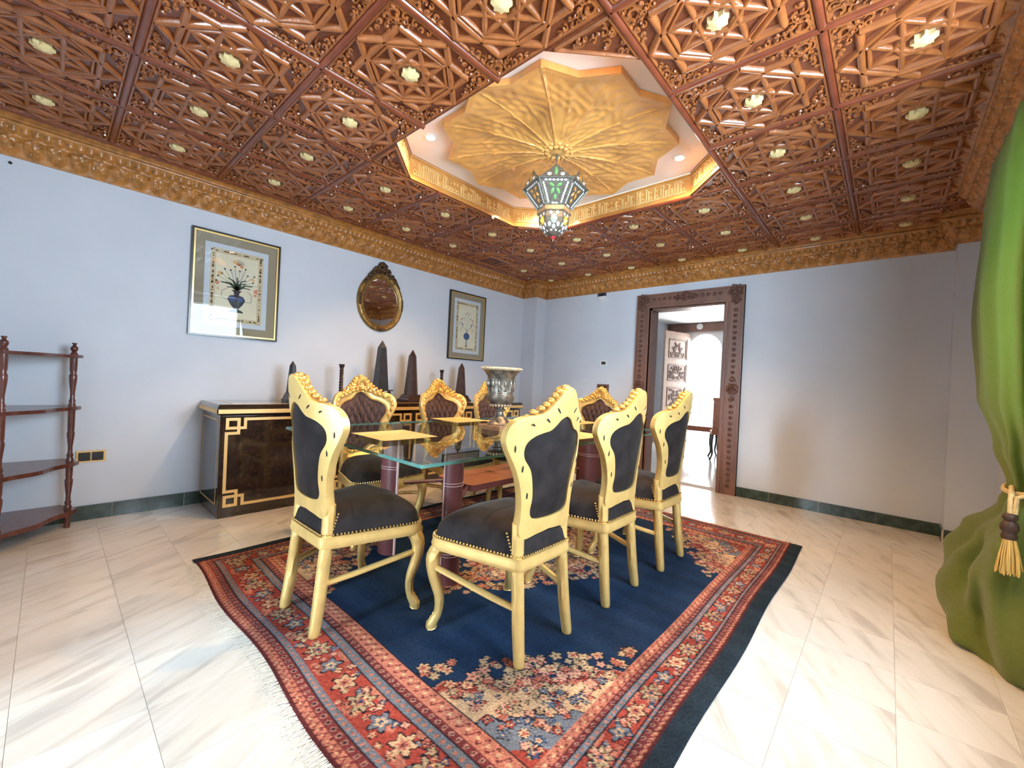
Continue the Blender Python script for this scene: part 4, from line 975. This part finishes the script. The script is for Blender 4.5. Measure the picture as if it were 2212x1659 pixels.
# ================================================================== SMALL WALL FITTINGS
t = thing('wall_socket', 'double black wall socket in a brass plate beside the turned wooden stand', 'socket', (0, -4.955, .462))
G().box((0, -.078, -.042), (.009, .078, .042)).obj('plate', 'brass', t)
for s in (-1, 1):
    q = G().box((.009, s*.034-.031, -.031), (.012, s*.034+.031, .031)).obj('outlet', 'dark_plastic', t); G().lathe([(.019, 0), (.019, .003), (.016, .003), (.015, .0005)], 20, T(.012, s*.034, 0, ry=R(90)), cap=False).obj('outlet_ring', 'frame_dark', q)
t = thing('thermostat', 'small white thermostat with dark display on the wall left of the doorway', 'thermostat', (1.335, 0, 1.475))
G().box((-.055, -.02, -.037), (.055, 0, .037)).obj('case', 'white_plastic', t); G().box((-.025, -.0215, -.022), (.04, -.02, .020)).obj('display', 'obelisk_grey', t)
t = thing('wall_sensor', 'tiny white and dark motion sensor under the cornice left of the doorway', 'sensor', (1.275, 0, 2.40))
G().box((-.05, -.03, -.045), (.05, 0, .01)).obj('case', 'white_plastic', t); G().box((-.06, -.045, .01), (-.01, 0, .05)).box((.01, -.045, .01), (.05, 0, .055)).obj('lens', 'obelisk_grey', t)
t = thing('wall_intercom', 'dark brown wall plate left of the doorway behind the far end chair', 'switch', (1.35, 0, 1.12))
G().box((-.085, -.03, -.06), (.085, 0, .06)).obj('case', 'carve_dark', t); G().box((-.06, -.034, -.04), (.06, -.03, .035)).obj('panel', 'dark_plastic', t)
t = thing('wall_hook', 'tiny black hook high on the wall above the turned wooden stand', 'hook', (0, -5.385, 2.42))
G().tube([(0, 0, 0), (.012, 0, 0), (.016, 0, .006)], .004, 6).obj('pin', 'frame_dark', t); G().lathe([(.009, 0), (.009, .004)], 12, T(ry=R(90))).obj('rose', 'frame_dark', t)

# ================================================================== TURNED WOODEN STAND
P1, P2, P3 = Vector((.135, -5.065)), Vector((.54, -5.355)), Vector((.12, -5.62))
et = thing('etagere', 'dark turned wood corner stand with four open shelves against the picture wall', 'shelf', (.28, -5.35, 0))
def el(o): o.location = (-.28, 5.35, 0); return o
TPR = [(.016, 0), (.017, .03), (.013, .045), (.018, .06), (.018, .10), (.0195, .12), (.0195, .15), (.014, .16), (.018, .175), (.013, .19), (.012, .22), (.020, .30), (.021, .33), (.015, .345), (.018, .36), (.0185, .43), (.0195, .445), (.0195, .475), (.014, .485), (.018, .50), (.0125, .52), (.012, .56), (.0205, .65), (.0165, .67), (.018, .69), (.0185, .80), (.0195, .815), (.0195, .85), (.014, .86), (.018, .875), (.0125, .89), (.012, .93), (.0205, 1.02), (.021, 1.05), (.015, 1.065), (.019, 1.09), (.0195, 1.165), (.0195, 1.20), (.012, 1.212), (.019, 1.228), (.020, 1.242), (.010, 1.255), (.008, 1.262), (.013, 1.268), (.012, 1.274), (.0, 1.276)]
pmsh = G().lathe(TPR, 16, cap=False).mesh('post', 'etagere_wood', 50)
for p in (P1, P2, P3): link('post', pmsh, et, (p.x-.28, p.y+5.35, 0))
for z, th in ((1.182, .020), (.828, .022), (.448, .026), (.118, .030)):
    a, b_, c = P1+Vector((.01, .045)), P2+Vector((.045, .0)), P3+Vector((-.07, -.05)); pts = []
    dd = (b_-a).normalized(); nn = Vector((-dd.y, dd.x)); nn = nn if nn.dot(Vector((1, 1))) > 0 else -nn
    for k in range(17):
        s = k/16; pts.append(a+(b_-a)*s+nn*(.012*sin(pi*s*4)+.022*sin(pi*s)))
    poly = [(max(.012, q.x), q.y) for q in pts]+[(.36, -5.60), (.02, -5.66), (.012, -5.1)]
    el(G().prism(poly[::-1], z-th/2, z+th/2).obj('shelf', 'etagere_wood', et))

# ================================================================== LANTERN
lt = thing('pendant_lantern', 'hexagonal jewelled lantern hanging from the star dome', 'lamp', (OC.x, OC.y, 0), math.atan2(CAM.y-OC.y, CAM.x-OC.x)-R(30))
G().tube([(0, 0, 2.835), (0, 0, 2.70)], .004, 6).ball((0, 0, 2.815), (.012, .012, .022), 8, 6).obj('suspension', 'lead', lt)
hx = lambda r, k, z: Vector((r*cos(R(60*k)), r*sin(R(60*k)), z))
ZTp, ZW, RT, RB = 2.568, 2.418, .236, .118
fr = G()
for k in range(6):
    fr.tube([hx(RT, k, ZTp), hx(RT, k+1, ZTp)], .008, 6); fr.tube([hx(RB, k, ZW), hx(RB, k+1, ZW)], .008, 6); fr.tube([hx(RT, k, ZTp), hx(RB, k, ZW)], .008, 6); fr.tube([hx(RT*.92, k, ZTp+.01), (0, 0, 2.71)], .004, 5)
fr.ball((0, 0, 2.71), .012, 8, 6); fro = fr.obj('frame', 'lead', lt, 50)
def petal(g, c, ex, ey, n_, a, b_, ang=0):
    d = ex*cos(ang)+ey*sin(ang); e = ey*cos(ang)-ex*sin(ang); vs = [c+d*a*cos(2*pi*k/8)*1+e*b_*sin(2*pi*k/8) for k in range(8)]; vs.append(c+n_*min(a, b_)*.8)
    g.add(vs, [(k, (k+1) % 8, 8) for k in range(8)])
for k in range(6):
    A, B, C_, D_ = hx(RT, k, ZTp), hx(RT, k+1, ZTp), hx(RB, k+1, ZW), hx(RB, k, ZW)
    F = lambda u, v: (A*(1-u)+B*u)*(1-v)+(D_*(1-u)+C_*u)*v
    ex = (B-A).normalized(); ey = (F(.5, 1)-F(.5, 0)).normalized(); n_ = ex.cross(ey); n_ = n_ if n_.dot(F(.5, .5)-Vector((0, 0, 2.55))) > 0 else -n_
    pn = G().add([A-n_*.002, B-n_*.002, C_-n_*.002, D_-n_*.002], [(0, 1, 2, 3)]).obj('panel', 'lead', lt)
    w = G()
    for (u0, v0, u1, v1, m_) in ((.14, .10, .86, .10, 6), (.10, .16, .16, .92, 8), (.90, .16, .84, .92, 8), (.32, .92, .68, .92, 2)):
        for i in range(m_):
            s = (i+.5)/m_; petal(w, F(u0+(u1-u0)*s, v0+(v1-v0)*s), ex, ey, n_, .012 if u1-u0 > .2 else .0075, .0075 if u1-u0 > .2 else .0115)
    tag(w.obj('glass_beads', 'jewel_white', pn), kind='stuff')
    mt = 'jewel_green' if k % 2 == 0 else 'jewel_amber'
    for (u, v, a, b_, an) in ((.37, .27, .019, .011, .5), (.63, .27, .019, .011, -.5), (.39, .48, .012, .022, .35), (.61, .48, .012, .022, -.35), (.5, .70, .011, .019, 0)):
        q = G(); petal(q, F(u, v), ex, ey, n_, a, b_, an); q.obj('glass_petal', mt, pn)
    mid = (A+B)/2; c = G(); up_ = Vector((0, 0, 1)); ox = ex
    pts = [(-.105, 0), (-.085, .030), (-.055, .045), (-.030, .072), (0, .100), (.030, .072), (.055, .045), (.085, .030), (.105, 0)]
    nn = Vector((mid.x, mid.y, 0)).normalized(); dirv = (up_*.96-nn*.18).normalized(); wh = [mid+ox*x+dirv*z for x, z in pts]
    c.add([q-nn*.003 for q in wh]+[q+nn*.003 for q in wh], [tuple(range(9)), tuple(range(17, 8, -1))]+[(i, i+1, 10+i, 9+i) for i in range(8)]); co = c.obj('crown', 'lead', lt)
    for (x, z, a, b_, m2) in ((0, .045, .012, .032, 'jewel_green' if k % 2 == 0 else 'jewel_amber'), (-.045, .022, .016, .014, 'jewel_white'), (.045, .022, .016, .014, 'jewel_white')):
        q = G(); petal(q, mid+ox*x+dirv*z+nn*.0035, ox, dirv, nn, a, b_, 0); q.obj('glass_petal', m2, co)
G().lathe([(RB-.004, ZW+.004), (RB+.010, ZW-.002), (RB+.010, ZW-.030), (RB-.004, ZW-.036)], 6, cap=False).obj('collar', 'collar_metal', lt)
BP = [(.112, ZW-0.0302), (.112, ZW-0.0756), (.106, ZW-0.1134), (.088, ZW-0.1470), (.056, ZW-0.1722), (.020, ZW-0.1865)]
bl = G().lathe(BP, 6).obj('lower_bowl', 'lead', lt)
for k in range(6):
    a0, a1 = R(60*k), R(60*k+60); am = (a0+a1)/2; nn = Vector((cos(am), sin(am), 0)); ex = Vector((-sin(am), cos(am), 0)); rf = cos(R(30)); up_ = Vector((0, 0, 1))
    pl_ = []
    for (x, z, a, b_, m2) in ((-.022, ZW-0.0487, .012, .014, 'jewel_white'), (.022, ZW-0.0487, .012, .014, 'jewel_white'), (0, ZW-0.0907, .024, .034, 'jewel_clear' if k % 2 == 0 else 'jewel_yellow'), (-.030, ZW-0.1260, .012, .018, 'jewel_white'), (.030, ZW-0.1260, .012, .018, 'jewel_white'), (0, ZW-0.1411, .013, .018, 'jewel_white'), (-.016, ZW-0.1613, .009, .010, 'jewel_white'), (.016, ZW-0.1613, .009, .010, 'jewel_white')):
        for (r0, zz0), (r1, zz1) in zip(BP, BP[1:]):
            if zz1 <= z <= zz0: rr_ = r0+(r1-r0)*(zz0-z)/(zz0-zz1); sl = (Vector((r1-r0, 0, zz1-zz0))).normalized()
        ey = nn*sl.x+up_*sl.z; nrm = ex.cross(ey); nrm = nrm if nrm.dot(nn) > 0 else -nrm
        q = G(); petal(q, nn*(rr_*rf)+ex*x+up_*z+nrm*.001, ex, ey, nrm, a, b_, 0); q.obj('glass_petal', m2, bl)
G().ball((0, 0, ZW-0.1949), (.018, .018, .014), 10, 7).obj('red_bead', 'jewel_red', lt, 60); G().tube([(0, 0, ZW-0.2016), (0, 0, ZW-0.2268)], [.005, .003], 6).obj('finial', 'collar_metal', lt)

# ================================================================== CURTAIN
# gathered drape: (z, centre x, centre y, half depth x, half length y, pleat amplitude)
CK = [(2.50, 4.79, -1.95, .105, .82, .030), (2.2, 4.785, -1.95, .120, .82, .035), (1.7, 4.78, -1.93, .130, .80, .040), (1.2, 4.79, -2.0, .120, .68, .040), (.95, 4.80, -2.18, .095, .36, .034), (.80, 4.80, -2.28, .072, .17, .018), (.70, 4.80, -2.24, .095, .22, .024), (.52, 4.785, -2.10, .150, .36, .035), (.34, 4.765, -1.98, .175, .46, .045), (.20, 4.755, -1.95, .178, .48, .045), (.10, 4.755, -1.97, .178, .49, .035), (.03, 4.76, -2.0, .170, .48, .03), (.003, 4.765, -2.0, .155, .46, .025)]
def ck(z):
    for a, b_ in zip(CK, CK[1:]):
        if b_[0] <= z <= a[0]: u = (z-b_[0])/(a[0]-b_[0]); u = u*u*(3-2*u); return [b_[i]+(a[i]-b_[i])*u for i in range(6)]
    return CK[-1]
def cur(u, v):
    z = 2.50-2.497*(v**.9); z = max(.003, z); _, cx, cy, ax, ay, pa = ck(z); a = 2*pi*u
    x, y = abs(cos(a))**.8*(1 if cos(a) >= 0 else -1)*ax, abs(sin(a))**.9*(1 if sin(a) >= 0 else -1)*ay
    w_ = min(1, max(0, (z-.55)/.3)); fold = pa*(w_*(.6*sin(9*a+1.2*sin(3*z))+.4*sin(17*a+2+z))+(1-w_)*(.75*sin(4*a+7*z+.5)+.55*sin(7*a-6*z+2.2*sin(2*a))+.25*sin(13*a+9*z))); k = 1+fold/math.hypot(ax, ay)*2
    sag = .03*sin(12*z+4*a)*max(0, 1-z/.6)*(1 if z > .01 else 0)
    return (min(4.935, cx+x*k+sag*.6*cos(a)), cy+y*k+sag*sin(a), z)
ct = thing('curtain', 'long green curtain tied back and pooling on the marble floor', 'curtain', (4.8, -2.05, 0))
o = G().grid(cur, 220, 120, cu=True).obj('drape', 'curtain_cloth', ct, 70); o.location = (-4.8, 2.05, 0)
tbk = thing('tieback', 'gold rope tieback with gold and brown tassel on the green curtain', 'tassel', (4.74, -2.36, .74))
ropeP = [(4.80+.092*cos(q), -2.28+.205*sin(q), .80+.03*cos(q)) for q in [2*pi*i/24 for i in range(25)]]
o = G().tube(ropeP, .011, 6, cap=False).obj('rope', 'rope', tbk, 60); o.location = (-4.74, 2.36, -.74)
tx, ty = 4.70, -2.46
o = G().tube([(4.715, -2.36, .80), (tx, ty, .77), (tx, ty, .70)], .009, 6).tube([(4.77, -2.48, .80), (tx+.015, ty-.01, .77), (tx+.012, ty-.005, .70)], .009, 6).obj('loop', 'rope', tbk, 60); o.location = (-4.74, 2.36, -.74)
o = G().lathe([(.010, .70), (.020, .695), (.024, .68), (.016, .668), (.026, .655), (.029, .635), (.020, .618), (.026, .605), (.022, .592)], 16, T(tx, ty)).obj('tassel_head', 'tassel_dark', tbk, 50); o.location = (-4.74, 2.36, -.74)
g = G(); rr = random.Random(3)
for k in range(110):
    a, r_ = rr.random()*6.28, math.sqrt(rr.random()); g.tube([(tx+.018*r_*cos(a), ty+.018*r_*sin(a), .598), (tx+.032*r_*cos(a), ty+.032*r_*sin(a), .53), (tx+.040*r_*cos(a)+rr.uniform(-.004, .004), ty+.040*r_*sin(a), .455+rr.uniform(-.012, .012))], .0028, 4)
o = tag(g.obj('tassel_skirt', 'tassel_gold', tbk, 60), kind='stuff'); o.location = (-4.74, 2.36, -.74)
